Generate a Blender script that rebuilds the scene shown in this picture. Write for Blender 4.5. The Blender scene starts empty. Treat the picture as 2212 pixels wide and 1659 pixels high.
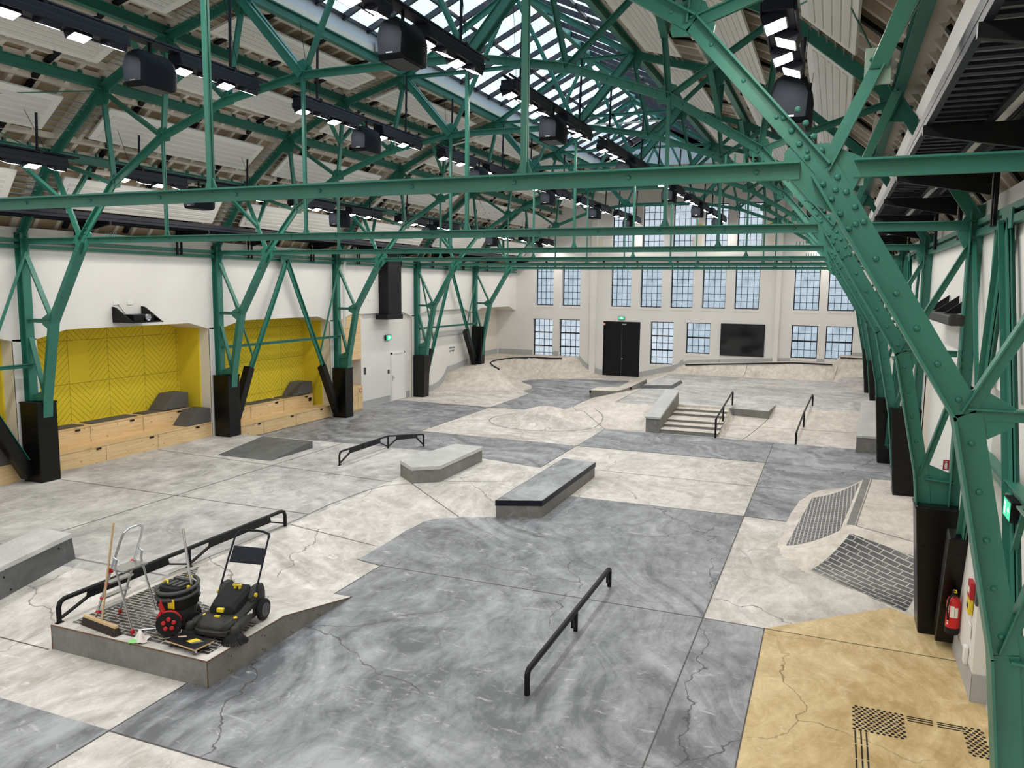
import bpy, math, random
import numpy as np
from mathutils import Vector, Matrix
random.seed(7)
SC = bpy.context.scene
COL = SC.collection
PI = math.pi
# ------------------------------------------------------------------ camera
W_PX, F_PX = 2212.0, 1712.94
YAW, PITCH, ROLL = 0.3839, -0.1230, 0.0101
cam_d = bpy.data.cameras.new('camera'); cam = bpy.data.objects.new('camera', cam_d); COL.objects.link(cam)
cam_d.sensor_width = 36.0; cam_d.sensor_fit = 'HORIZONTAL'; cam_d.lens = F_PX / W_PX * 36.0
cam_d.clip_start = 0.05; cam_d.clip_end = 300
cy, sy, cp, sp = math.cos(YAW), math.sin(YAW), math.cos(PITCH), math.sin(PITCH)
_f = Vector((-sy*cp, cy*cp, sp)); _r = Vector((cy, sy, 0)); _u = _r.cross(_f)
_r2 = math.cos(ROLL)*_r + math.sin(ROLL)*_u; _u2 = -math.sin(ROLL)*_r + math.cos(ROLL)*_u
cam.matrix_world = Matrix(((_r2.x, _u2.x, -_f.x, 0), (_r2.y, _u2.y, -_f.y, 0), (_r2.z, _u2.z, -_f.z, 5.0), (0, 0, 0, 1)))
SC.camera = cam
# ------------------------------------------------------------------ view, sky
SC.view_settings.view_transform = 'Standard'; SC.view_settings.look = 'None'
SC.view_settings.gamma = 1.0; SC.view_settings.exposure = 0.08
SC.view_settings.use_curve_mapping = False
SC.cycles.max_bounces = 6; SC.cycles.diffuse_bounces = 4; SC.cycles.glossy_bounces = 2
SC.cycles.transparent_max_bounces = 8; SC.cycles.transmission_bounces = 3
SC.cycles.caustics_reflective = False; SC.cycles.caustics_refractive = False
SC.cycles.sample_clamp_indirect = 4.0
SC.cycles.use_denoising = True
world = bpy.data.worlds.new('overcast_sky'); SC.world = world; world.use_nodes = True
_bg = world.node_tree.nodes['Background']
_bg.inputs['Color'].default_value = (0.86, 0.94, 1.0, 1); _bg.inputs['Strength'].default_value = 2.1
LAMP_STRENGTH = 105.0
# ------------------------------------------------------------------ mesh helper
class MB:
    def __init__(s): s.v = []; s.f = []; s.m = []
    def add(s, vs, fs, mi=0):
        o = len(s.v); s.v += [tuple(v) for v in vs]
        for f in fs: s.f.append(tuple(i+o for i in f)); s.m.append(mi)
        return s
    def hexa(s, p, mi=0):      # 8 points: bottom ring 0-3, top ring 4-7
        return s.add(p, [(3,2,1,0),(4,5,6,7),(0,1,5,4),(1,2,6,5),(2,3,7,6),(3,0,4,7)], mi)
    def box(s, x0, x1, y0, y1, z0, z1, mi=0):
        return s.hexa([(x0,y0,z0),(x1,y0,z0),(x1,y1,z0),(x0,y1,z0),(x0,y0,z1),(x1,y0,z1),(x1,y1,z1),(x0,y1,z1)], mi)
    def quad(s, a, b, c, d, mi=0): return s.add([a,b,c,d], [(0,1,2,3)], mi)
    def bar(s, p, q, w, h, up=(0,0,1), mi=0):
        p = Vector(p); q = Vector(q); d = (q-p).normalized(); u = Vector(up)
        if abs(d.dot(u)) > .98: u = Vector((0,1,0)) if abs(d.y) < .9 else Vector((1,0,0))
        a = d.cross(u).normalized(); b = a.cross(d)
        r = [a*(-w/2)+b*(-h/2), a*(w/2)+b*(-h/2), a*(w/2)+b*(h/2), a*(-w/2)+b*(h/2)]
        return s.hexa([p+i for i in r]+[q+i for i in r], mi)
    def prof(s, p, q, poly, side=(0,1,0), mi=0):   # poly (a along in-plane normal, b along side)
        p = Vector(p); q = Vector(q); d = (q-p).normalized(); b = Vector(side); a = b.cross(d).normalized()
        n = len(poly); vs = [p+a*i+b*j for i, j in poly]+[q+a*i+b*j for i, j in poly]
        fs = [(i, (i+1) % n, n+(i+1) % n, n+i) for i in range(n)]
        fs += [tuple(range(n))[::-1], tuple(range(n, 2*n))]
        return s.add(vs, fs, mi)
    def tube(s, p, q, r, n=8, mi=0, r2=None): return s.path([p, q], r, n, mi, r2=r2)
    def path(s, pts, r, n=8, mi=0, closed=False, r2=None):
        P = [Vector(p) for p in pts]; m = len(P); rings = []
        t0 = (P[1]-P[0]).normalized()
        a = t0.orthogonal().normalized()
        for i in range(m):
            if closed: t = (P[(i+1) % m]-P[i-1]).normalized()
            elif i == 0: t = t0
            elif i == m-1: t = (P[-1]-P[-2]).normalized()
            else: t = ((P[i+1]-P[i]).normalized()+(P[i]-P[i-1]).normalized()).normalized()
            a = (a-t*a.dot(t)).normalized(); b = t.cross(a)
            k = 1.0
            if 0 < i < m-1:
                c = (P[i+1]-P[i]).normalized().dot(t); k = 1/max(c, .5)
            rr = r if r2 is None else r+(r2-r)*i/(m-1)
            rings.append([P[i]+(a*math.cos(2*PI*j/n)+b*math.sin(2*PI*j/n))*rr*(k if n <= 8 else 1) for j in range(n)])
        vs = [v for g in rings for v in g]; fs = []
        for i in range(m if closed else m-1):
            i2 = (i+1) % m
            for j in range(n): fs.append((i*n+j, i*n+(j+1) % n, i2*n+(j+1) % n, i2*n+j))
        if not closed: fs += [tuple(range(n))[::-1], tuple((m-1)*n+j for j in range(n))]
        return s.add(vs, fs, mi)
    def prism(s, poly, off, mi=0):      # poly: 3D points, extruded by off
        n = len(poly); o = Vector(off); vs = [Vector(p) for p in poly]+[Vector(p)+o for p in poly]
        fs = [(i, (i+1) % n, n+(i+1) % n, n+i) for i in range(n)]
        fs += [tuple(range(n))[::-1], tuple(range(n, 2*n))]
        return s.add(vs, fs, mi)
    def lathe(s, prf, c=(0,0,0), ax=(0,0,1), n=20, mi=0):
        ax = Vector(ax).normalized(); a = ax.orthogonal().normalized(); b = ax.cross(a); c = Vector(c); vs = []; fs = []
        for r, z in prf:
            for j in range(n): vs.append(c+ax*z+(a*math.cos(2*PI*j/n)+b*math.sin(2*PI*j/n))*max(r, 1e-4))
        for i in range(len(prf)-1):
            for j in range(n): fs.append((i*n+j, i*n+(j+1) % n, (i+1)*n+(j+1) % n, (i+1)*n+j))
        fs += [tuple(range(n))[::-1], tuple((len(prf)-1)*n+j for j in range(n))]
        return s.add(vs, fs, mi)
    def dome(s, c, r, ax, mi=0, n=6):
        return s.lathe([(r, 0), (r*.75, r*.55), (r*.2, r*.78)], c, ax, n, mi)
    def xform(s, M, start=0):
        for i in range(start, len(s.v)): s.v[i] = tuple(M @ Vector(s.v[i]))
        return s
    def build(s, name, mats, parent=None, loc=None, smooth=False, bevel=0, local=False):
        if not isinstance(mats, (list, tuple)): mats = [mats]
        base = Vector((0,0,0))
        if not local:
            q = parent
            while q is not None: base = base + q.location; q = q.parent
            if loc is not None: base = base + Vector(loc)
        me = bpy.data.meshes.new(name)
        me.from_pydata([(v[0]-base.x, v[1]-base.y, v[2]-base.z) for v in s.v], [], s.f)
        for m in mats: me.materials.append(m)
        if len(mats) > 1: me.polygons.foreach_set('material_index', s.m)
        if smooth is True: me.polygons.foreach_set('use_smooth', [True]*len(s.f))
        elif smooth:
            me.polygons.foreach_set('use_smooth', [True]*len(s.f)); me.set_sharp_from_angle(angle=math.radians(smooth))
        me.update()
        o = bpy.data.objects.new(name, me); COL.objects.link(o)
        if parent is not None: o.parent = parent
        if loc is not None: o.location = loc
        if bevel:
            b = o.modifiers.new('bevel', 'BEVEL'); b.width = bevel; b.segments = 2; b.limit_method = 'ANGLE'
        return o
def tag(o, label, cat, group=None, kind=None):
    o['label'] = label; o['category'] = cat
    if group: o['group'] = group
    if kind: o['kind'] = kind
    return o
def thing(name, label, cat, loc=(0,0,0), rz=0, group=None):
    o = bpy.data.objects.new(name, None); COL.objects.link(o); o.location = loc; o.rotation_euler = (0,0,rz)
    o.empty_display_size = .1
    return tag(o, label, cat, group)
def struct(o, label=None, cat=None):
    o['kind'] = 'structure'
    if label: o['label'] = label
    if cat: o['category'] = cat
    return o
def copy_tree(o, parent=None):
    c = o.copy(); COL.objects.link(c)
    if parent is not None: c.parent = parent
    for ch in [k for k in KIDS.get(o.name, [])]: copy_tree(ch, c)
    return c
KIDS = {}
def index_kids(o):
    for ch in o.children:
        KIDS.setdefault(o.name, []).append(ch); index_kids(ch)
def text_mesh(txt, size, mat, name, parent, M, ext=.002, align='CENTER'):
    cu = bpy.data.curves.new('t', 'FONT'); cu.body = txt; cu.size = size; cu.extrude = ext; cu.align_x = align; cu.align_y = 'CENTER'
    o = bpy.data.objects.new('t', cu); COL.objects.link(o)
    bpy.context.view_layer.update()
    me = bpy.data.meshes.new_from_object(o.evaluated_get(bpy.context.evaluated_depsgraph_get()))
    bpy.data.objects.remove(o); me.transform(M); me.materials.clear(); me.materials.append(mat); me.name = name
    q = bpy.data.objects.new(name, me); COL.objects.link(q)
    if parent is not None: q.parent = parent
    return q
ORD = ['first','second','third','fourth','fifth','sixth','seventh','eighth']
# ------------------------------------------------------------------ materials
class NT:
    def __init__(s, name):
        s.mat = bpy.data.materials.new(name); s.mat.use_nodes = True; s.t = s.mat.node_tree; s.b = s.t.nodes['Principled BSDF']
        s.out = s.t.nodes['Material Output']
    def n(s, ty, **kw):
        nd = s.t.nodes.new(ty)
        for k, v in kw.items():
            if k.startswith('i_'):
                key = k[2:]; key = int(key) if key.isdigit() else key.replace('_', ' ')
                if isinstance(v, bpy.types.NodeSocket): s.t.links.new(v, nd.inputs[key])
                else: nd.inputs[key].default_value = v
            else: setattr(nd, k, v)
        return nd
    def link(s, a, b): s.t.links.new(a, b)
    def math(s, op, a, b=0.0, c=None, clamp=False):
        nd = s.t.nodes.new('ShaderNodeMath'); nd.operation = op; nd.use_clamp = clamp
        for i, v in enumerate((a, b) if c is None else (a, b, c)):
            if isinstance(v, bpy.types.NodeSocket): s.t.links.new(v, nd.inputs[i])
            else: nd.inputs[i].default_value = v
        return nd.outputs[0]
    def ramp(s, fac, a, b, lo=0.0, hi=1.0):
        nd = s.n('ShaderNodeMapRange', i_Value=fac, i_1=a, i_2=b, i_3=lo, i_4=hi); nd.clamp = True; return nd.outputs[0]
    def mix(s, fac, a, b):
        nd = s.t.nodes.new('ShaderNodeMix'); nd.data_type = 'RGBA'
        for i, v in ((0, fac), (6, a), (7, b)):
            if isinstance(v, bpy.types.NodeSocket): s.t.links.new(v, nd.inputs[i])
            else: nd.inputs[i].default_value = v if i == 0 else (tuple(v)+(1,))[:4]
        return nd.outputs[2]
    def coord(s, scale=(1,1,1), rot=(0,0,0), src='Object'):
        tc = s.t.nodes.new('ShaderNodeTexCoord'); mp = s.t.nodes.new('ShaderNodeMapping')
        mp.inputs['Scale'].default_value = scale; mp.inputs['Rotation'].default_value = rot
        s.t.links.new(tc.outputs[src], mp.inputs['Vector']); return mp.outputs[0]
    def noise(s, vec, scale, detail=4, rough=.55, dist=0.0):
        return s.n('ShaderNodeTexNoise', i_Vector=vec, i_Scale=scale, i_Detail=detail, i_Roughness=rough, i_Distortion=dist).outputs[0]
def plain(name, col, rough=.5, metal=0.0, var=0.0, vscale=3.0, spec=None):
    t = NT(name); t.b.inputs['Roughness'].default_value = rough; t.b.inputs['Metallic'].default_value = metal
    if spec is not None: t.b.inputs['Specular IOR Level'].default_value = spec
    if var:
        v = t.noise(t.coord(), vscale, 5)
        c = t.mix(t.ramp(v, .3, .7), [k*(1-var) for k in col], [min(1, k*(1+var)) for k in col])
        t.link(c, t.b.inputs['Base Color'])
    else: t.b.inputs['Base Color'].default_value = tuple(col)+(1,)
    return t.mat
def emit(name, col, strength):
    t = NT(name); t.b.inputs['Base Color'].default_value = tuple(col)+(1,)
    t.b.inputs['Emission Color'].default_value = tuple(col)+(1,); t.b.inputs['Emission Strength'].default_value = strength
    return t.mat
def concrete(name, dark, light, scuff, rough=.55, swirl=.5, cracks=True, seed=0.0, crack_col=(.035,.035,.035)):
    t = NT(name)
    co = t.coord(); off = t.n('ShaderNodeVectorMath', operation='ADD'); t.link(co, off.inputs[0]); off.inputs[1].default_value = (seed*7.3, seed*3.1, 0)
    P = off.outputs[0]
    big = t.noise(P, .28, 3, .6)
    warpn = t.n('ShaderNodeTexNoise', i_Vector=P, i_Scale=.20, i_Detail=2.0)
    wv = t.n('ShaderNodeVectorMath', operation='MULTIPLY_ADD'); t.link(warpn.outputs['Color'], wv.inputs[0]); wv.inputs[1].default_value = (9,9,0); t.link(P, wv.inputs[2])
    # trowel arcs: rings about warped centres, cut by patches; streaks follow the arcs
    sx = t.n('ShaderNodeSeparateXYZ', i_0=wv.outputs[0])
    rad = t.math('SQRT', t.math('ADD', t.math('POWER', t.math('ADD', sx.outputs[0], 3.0), 2.0), t.math('POWER', t.math('SUBTRACT', sx.outputs[1], 13.0), 2.0)))
    arc = t.n('ShaderNodeCombineXYZ', i_0=t.math('MULTIPLY', rad, 1.9), i_1=t.math('MULTIPLY', t.math('ARCTAN2', t.math('SUBTRACT', sx.outputs[1], 13.0), t.math('ADD', sx.outputs[0], 3.0)), 5.0)).outputs[0]
    band = t.noise(arc, .85, 3, .5)
    streak = t.noise(arc, 5.0, 9, .72, .3)
    patch = t.ramp(t.noise(P, .5, 3, .6), .42, .58)
    fine = t.noise(t.n('ShaderNodeVectorMath', operation='MULTIPLY', i_0=P, i_1=(1.0,.5,1.0)).outputs[0], 4.5, 9, .72, .6)
    cloud = t.noise(P, 1.0, 7, .68, .8)
    a = t.math('MULTIPLY', t.math('SUBTRACT', t.ramp(band, .38, .62), .5), t.math('ADD', t.math('MULTIPLY', patch, .8), .2))
    f = t.math('ADD', t.math('MULTIPLY', a, swirl*1.3), .42)
    f = t.math('ADD', f, t.math('MULTIPLY', t.math('SUBTRACT', big, .5), .9))
    f = t.math('ADD', f, t.math('MULTIPLY', t.math('SUBTRACT', streak, .5), .75))
    f = t.math('ADD', f, t.math('MULTIPLY', t.math('SUBTRACT', fine, .5), 1.9))
    f = t.math('ADD', f, t.math('MULTIPLY', t.math('SUBTRACT', cloud, .5), 1.3), clamp=True)
    c = t.mix(f, dark, light)
    sc = t.ramp(t.noise(t.n('ShaderNodeVectorMath', operation='MULTIPLY', i_0=P, i_1=(1,2.2,1)).outputs[0], 2.4, 9, .72, 1.2), .585, .68)
    c = t.mix(t.math('MULTIPLY', sc, .55), c, scuff)
    dk = t.ramp(t.noise(P, 5.5, 8, .75, .8), .62, .72)
    c = t.mix(t.math('MULTIPLY', dk, .35), c, [k*.55 for k in dark])
    if cracks:
        cw = t.n('ShaderNodeTexNoise', i_Vector=P, i_Scale=1.1, i_Detail=5.0)
        cv = t.n('ShaderNodeVectorMath', operation='MULTIPLY_ADD'); t.link(cw.outputs['Color'], cv.inputs[0]); cv.inputs[1].default_value = (1.1,1.1,0); t.link(P, cv.inputs[2])
        ed = t.n('ShaderNodeTexVoronoi', feature='DISTANCE_TO_EDGE', voronoi_dimensions='2D', i_Vector=cv.outputs[0], i_Scale=.36).outputs['Distance']
        ln = t.ramp(ed, .0015, .0055, 1, 0)
        ln = t.math('MULTIPLY', ln, t.ramp(t.noise(P, .33, 1), .44, .52))
        c = t.mix(t.math('MULTIPLY', ln, .85), c, crack_col)
    t.link(c, t.b.inputs['Base Color'])
    t.link(t.ramp(fine, .2, .8, rough-.14, rough+.18), t.b.inputs['Roughness'])
    return t.mat
def bricks(name, brick, mortar, bw, bh, ang, gap=.07, rough=.35):
    """running-bond bricks, rows turned by ang in the floor plane"""
    t = NT(name); co = t.coord(rot=(0,0,-ang)); cb = t.n('ShaderNodeVectorMath', operation='MULTIPLY', i_0=co, i_1=(1,1,0))
    br = t.n('ShaderNodeTexBrick', i_Vector=cb.outputs[0], i_Scale=1.0, i_Mortar_Size=gap*bh, i_Brick_Width=bw, i_Row_Height=bh, i_Mortar_Smooth=.1)
    br.inputs['Color1'].default_value = tuple(brick)+(1,); br.inputs['Color2'].default_value = tuple(k*1.5 for k in brick)+(1,); br.inputs['Mortar'].default_value = tuple(mortar)+(1,)
    n = t.ramp(t.noise(t.coord(), 3.0, 7, .7), .5, .75)
    t.link(t.mix(t.math('MULTIPLY', n, .35), br.outputs['Color'], (.32,.31,.30)), t.b.inputs['Base Color'])
    t.b.inputs['Roughness'].default_value = rough
    return t.mat
def wood(name, c1, c2, axis=1):
    t = NT(name); sc = [14, 14, 14]; sc[axis] = .9
    g = t.noise(t.coord(tuple(sc)), 1.0, 6, .6, 1.5)
    c = t.mix(t.ramp(g, .32, .68), c1, c2)
    sv = [3.0, 3.0, 3.0]; sv[axis] = 1.6
    k = t.n('ShaderNodeTexVoronoi', i_Vector=t.coord(tuple(sv)), i_Scale=2.2).outputs['Distance']
    c = t.mix(t.ramp(k, .07, .13, .8, 0), c, (.18,.085,.03))
    t.link(c, t.b.inputs['Base Color']); t.b.inputs['Roughness'].default_value = .5
    return t.mat
M = {}
M['green'] = plain('green_paint', (.027,.165,.122), .42, var=.12, vscale=1.2)
M['green_light'] = plain('pale_green_paint', (.20,.29,.24), .4)
M['white'] = plain('white_plaster', (.76,.75,.735), .8, var=.03, vscale=.7)
M['cream'] = plain('cream_plaster', (.76,.72,.64), .8, var=.03)
M['dado'] = plain('grey_dado_paint', (.42,.43,.44), .6, var=.04)
M['black'] = plain('black_metal', (.006,.006,.0075), .45, spec=.25)
M['blackpvc'] = None
M['navy'] = plain('dark_fixture_paint', (.009,.011,.02), .5, spec=.25)
M['charcoal'] = plain('charcoal_cloth', (.006,.008,.012), .8, spec=.15)
M['light'] = concrete('light_concrete', (.40,.37,.335), (.80,.765,.725), (.90,.88,.86), .6, .35, True, 1.0, (.17,.15,.135))
M['plat'] = concrete('grey_concrete', (.30,.295,.29), (.66,.645,.625), (.76,.75,.74), .58, .4, False, 2.0)
M['bank'] = concrete('warm_bank_concrete', (.44,.395,.34), (.80,.745,.68), (.88,.84,.79), .62, .2, False, 3.0)
M['dark'] = concrete('dark_concrete', (.115,.12,.132), (.40,.41,.435), (.66,.665,.68), .5, .55, True, 4.0)
M['yellow'] = concrete('yellow_concrete', (.46,.31,.12), (.82,.66,.38), (.88,.78,.54), .5, .3, True, 5.0, (.16,.11,.04))
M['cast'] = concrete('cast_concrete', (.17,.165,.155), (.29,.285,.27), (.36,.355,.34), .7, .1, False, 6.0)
M['steelgrey'] = concrete('ledge_side', (.085,.088,.092), (.15,.155,.16), (.22,.22,.22), .5, .1, False, 7.0)
M['joint'] = plain('joint_line', (.10,.095,.09), .9)
M['rust'] = plain('rusty_edge', (.16,.085,.045), .7, var=.4, vscale=8)
def granite(name, a, b, rough=.3):
    t = NT(name); n = t.noise(t.coord(), 120, 3, .7); n2 = t.noise(t.coord(), 2.0, 5, .6)
    c = t.mix(t.ramp(n, .38, .62), a, b); c = t.mix(t.math('MULTIPLY', t.ramp(n2, .45, .7), .35), c, [k*1.3 for k in b])
    t.link(c, t.b.inputs['Base Color']); t.b.inputs['Roughness'].default_value = rough; return t.mat
M['granite'] = granite('granite_slab', (.36,.36,.355), (.66,.66,.65), .28)
M['brick'] = bricks('dark_pavers', (.030,.030,.033), (.46,.43,.38), .215, .072, 0, gap=.13)
M['brick_y'] = bricks('dark_pavers_across', (.045,.046,.05), (.46,.44,.41), .215, .075, PI/2-.03, gap=.14)
M['wood'] = wood('pine_boards', (.66,.44,.21), (.83,.63,.36), 1)
M['woodz'] = wood('pine_panel', (.66,.44,.21), (.82,.61,.34), 0)
M['pale_wood'] = plain('broom_wood', (.62,.44,.24), .5, var=.1, vscale=9)
M['cushion'] = plain('grey_cushion', (.10,.095,.09), .85)
M['alu'] = plain('aluminium', (.62,.63,.64), .32, 1.0)
M['chrome'] = plain('chrome', (.75,.75,.76), .15, 1.0)
M['red'] = plain('red_plastic', (.55,.012,.016), .4)
M['redext'] = plain('extinguisher_red', (.62,.012,.018), .3)
M['signred'] = plain('sign_red', (.45,.01,.02), .5)
M['signwhite'] = plain('sign_white', (.85,.85,.78), .6)
M['yel'] = plain('yellow_plastic', (.80,.60,.03), .45)
M['greyplastic'] = plain('dark_grey_plastic', (.05,.053,.055), .5)
M['anthracite'] = plain('anthracite_plastic', (.03,.029,.028), .5, var=.3, vscale=6, spec=.3)
M['brownhair'] = plain('broom_bristles', (.035,.024,.018), .9, var=.5, vscale=40)
M['rubber'] = plain('rubber', (.012,.012,.013), .75, spec=.3)
M['tyre'] = plain('grey_tyre', (.09,.09,.092), .7)
M['whitecloth'] = plain('cream_cloth', (.78,.72,.68), .9)
M['greencloth'] = plain('green_cloth', (.28,.66,.24), .9)
M['panel'] = plain('white_acoustic_panel', (.82,.81,.785), .6)
M['panel_lo'] = plain('panel_recess', (.72,.71,.685), .6)
M['tan'] = plain('tan_infill', (.46,.36,.24), .85, var=.12, vscale=1.5)
M['rib'] = plain('beige_rib', (.74,.68,.60), .8, var=.05)
M['galv'] = plain('galvanised_deck', (.27,.28,.29), .5, .4)
M['whiteplate'] = plain('white_plate', (.82,.82,.81), .5)
M['frameblk'] = plain('steel_window_frame', (.010,.009,.018), .4)
M['fascia'] = plain('white_fascia', (.62,.66,.72), .6, var=.06, vscale=2)
M['lens'] = emit('lamp_lens', (1.0,.94,.865), LAMP_STRENGTH)
M['exitg'] = emit('exit_sign_green', (.03,.42,.22), 1.3)
M['exitw'] = emit('exit_sign_white', (.72,1.0,.86), 1.6)
def pvc():
    t = NT('black_vinyl'); n = t.noise(t.coord((1.2,1.2,7)), 1.6, 3, .6, 1.2)
    bp = t.n('ShaderNodeBump', i_Strength=.35, i_Distance=.03, i_Height=n); t.link(bp.outputs[0], t.b.inputs['Normal'])
    t.b.inputs['Base Color'].default_value = (.003,.003,.0033,1); t.b.inputs['Roughness'].default_value = .3; t.b.inputs['Specular IOR Level'].default_value = .3
    return t.mat
M['blackpvc'] = pvc()
def yellow_felt():
    # herringbone grooves pressed in the felt panels (object y, z)
    t = NT('yellow_felt'); tc = t.t.nodes.new('ShaderNodeTexCoord'); sx = t.n('ShaderNodeSeparateXYZ', i_0=tc.outputs['Object'])
    y, z = sx.outputs['Y'], sx.outputs['Z']
    half = .62
    tri = t.math('PINGPONG', y, half)
    s = t.math('ADD', t.math('MULTIPLY', tri, 1.0), z)
    fr = t.math('FRACT', t.math('MULTIPLY', s, 1/.17))
    ln = t.math('LESS_THAN', fr, .10)
    colm = t.math('GREATER_THAN', t.math('FRACT', t.math('MULTIPLY', y, 1/(4*half))), .0)
    mask = t.math('GREATER_THAN', t.noise(t.n('ShaderNodeCombineXYZ', i_0=t.math('FLOOR', t.math('MULTIPLY', y, 1/half)), i_1=t.math('FLOOR', t.math('MULTIPLY', z, 1/1.15))).outputs[0], 1.7, 0), .36)
    ln = t.math('MULTIPLY', ln, mask)
    pan = t.math('LESS_THAN', t.math('FRACT', t.math('MULTIPLY', z, 1/1.15)), .012)
    pan2 = t.math('LESS_THAN', t.math('FRACT', t.math('MULTIPLY', y, 1/1.24)), .010)
    ln = t.math('MAXIMUM', ln, t.math('MAXIMUM', pan, pan2))
    n = t.noise(t.coord(), 60, 3, .7)
    c = t.mix(t.ramp(n, .3, .7), (.70,.545,.022), (.80,.635,.04))
    t.link(t.mix(t.math('MULTIPLY', ln, .8), c, (.20,.14,.01)), t.b.inputs['Base Color']); t.b.inputs['Roughness'].default_value = .95
    return t.mat
M['felt'] = yellow_felt()
M['feltplain'] = plain('yellow_felt_plain', (.74,.585,.03), .95)
def pane_mat(name, tint_a, tint_b, solid, transp, scale=.8):
    # dusty wired pane: part see-through, part pale film
    t = NT(name); n = t.noise(t.coord(), scale, 5, .6, .5)
    tr = t.n('ShaderNodeBsdfTransparent'); t.link(t.mix(t.ramp(n, .3, .7), tint_a, tint_b), tr.inputs[0])
    t.b.inputs['Base Color'].default_value = tuple(solid)+(1,); t.b.inputs['Roughness'].default_value = .15
    mx = t.n('ShaderNodeMixShader', i_0=transp); t.link(t.b.outputs[0], mx.inputs[1]); t.link(tr.outputs[0], mx.inputs[2]); t.link(mx.outputs[0], t.out.inputs[0])
    return t.mat
M['pane'] = pane_mat('dusty_glass', (.28,.31,.34), (.50,.53,.56), (.46,.52,.56), .72, 1.4)
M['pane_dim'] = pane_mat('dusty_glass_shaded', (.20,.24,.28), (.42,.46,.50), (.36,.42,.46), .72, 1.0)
M['screen'] = plain('black_screen_glass', (.006,.007,.009), .06)
def pv_glass():
    # glass roof: dark solar cells with clear strips between (uses y along the roof, and slope distance from x)
    t = NT('solar_roof_glass'); tc = t.t.nodes.new('ShaderNodeTexCoord'); sx = t.n('ShaderNodeSeparateXYZ', i_0=tc.outputs['Object'])
    y, x = sx.outputs['Y'], sx.outputs['X']
    def band(v, pitch, frac, ofs=0.0):
        return t.math('LESS_THAN', t.math('FRACT', t.math('MULTIPLY', t.math('ADD', v, ofs+100), 1/pitch)), frac)
    fine_y = band(y, .0861, .16); fine_x = band(x, .155, .10); clear_x = band(x, .62, .16, .1)
    clear = t.math('MAXIMUM', t.math('MAXIMUM', fine_y, fine_x), clear_x)
    col = t.mix(clear, (.50,.68,.80), (.97,1.0,1.0))
    tr = t.n('ShaderNodeBsdfTransparent'); t.link(col, tr.inputs[0])
    t.b.inputs['Base Color'].default_value = (.05,.09,.14,1); t.b.inputs['Roughness'].default_value = .08
    mx = t.n('ShaderNodeMixShader', i_0=.88); t.link(t.b.outputs[0], mx.inputs[1]); t.link(tr.outputs[0], mx.inputs[2]); t.link(mx.outputs[0], t.out.inputs[0])
    return t.mat
M['pv'] = pv_glass()
# ------------------------------------------------------------------ shared dimensions (metres)
XL, XR, XC = -17.42, 1.86, -7.765
YE, YB = 43.6, -6.0
YT = [6.6253+6.198*i for i in range(6)]       # six trusses, nearest first
# ================================================================== FLOOR (cast concrete skate terrain)
def sdist(px, py, poly):
    """distance outside polygon (0 inside), vectorised"""
    d = np.full(px.shape, 1e9); ins = np.zeros(px.shape, bool); n = len(poly)
    for i in range(n):
        ax, ay = poly[i]; bx, by = poly[(i+1) % n]
        ex, ey = bx-ax, by-ay; t = np.clip(((px-ax)*ex+(py-ay)*ey)/(ex*ex+ey*ey), 0, 1)
        d = np.minimum(d, np.hypot(px-ax-t*ex, py-ay-t*ey))
        c = ((ay > py) != (by > py)) & (px < (bx-ax)*(py-ay)/((by-ay) if by != ay else 1e-9)+ax)
        ins ^= c
    return np.where(ins, 0, d)
PLAT_A = [(-18.8,9.25),(-9.62,9.25),(-9.66,12.3),(-9.72,13.8),(-9.66,14.9),(-9.5,15.65),(-9.0,16.05),(-8.4,16.55),(-6.9,17.3),(-5.66,17.55),(-5.66,18.65),(-6.78,18.86),(-8.66,19.31),(-10.4,19.55),(-13,19.5),(-18.8,19.35)]
DECK_F = [(-18.9,34.9),(-17.4,34.95),(-15.55,35.75),(-15.2,35.95),(-15.45,36.5),(-16.1,37.2),(-16.7,38.3),(-16.95,39.6),(-16.75,40.9),(-16.1,41.75),(-15.3,42.1),(-14.6,42.05),(-13.9,42.4),(-13.55,43.0),(-13.5,44.2),(-18.9,44.2)]
def sm(t): t = np.clip(t, 0, 1); return t*t*(3-2*t)
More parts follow.
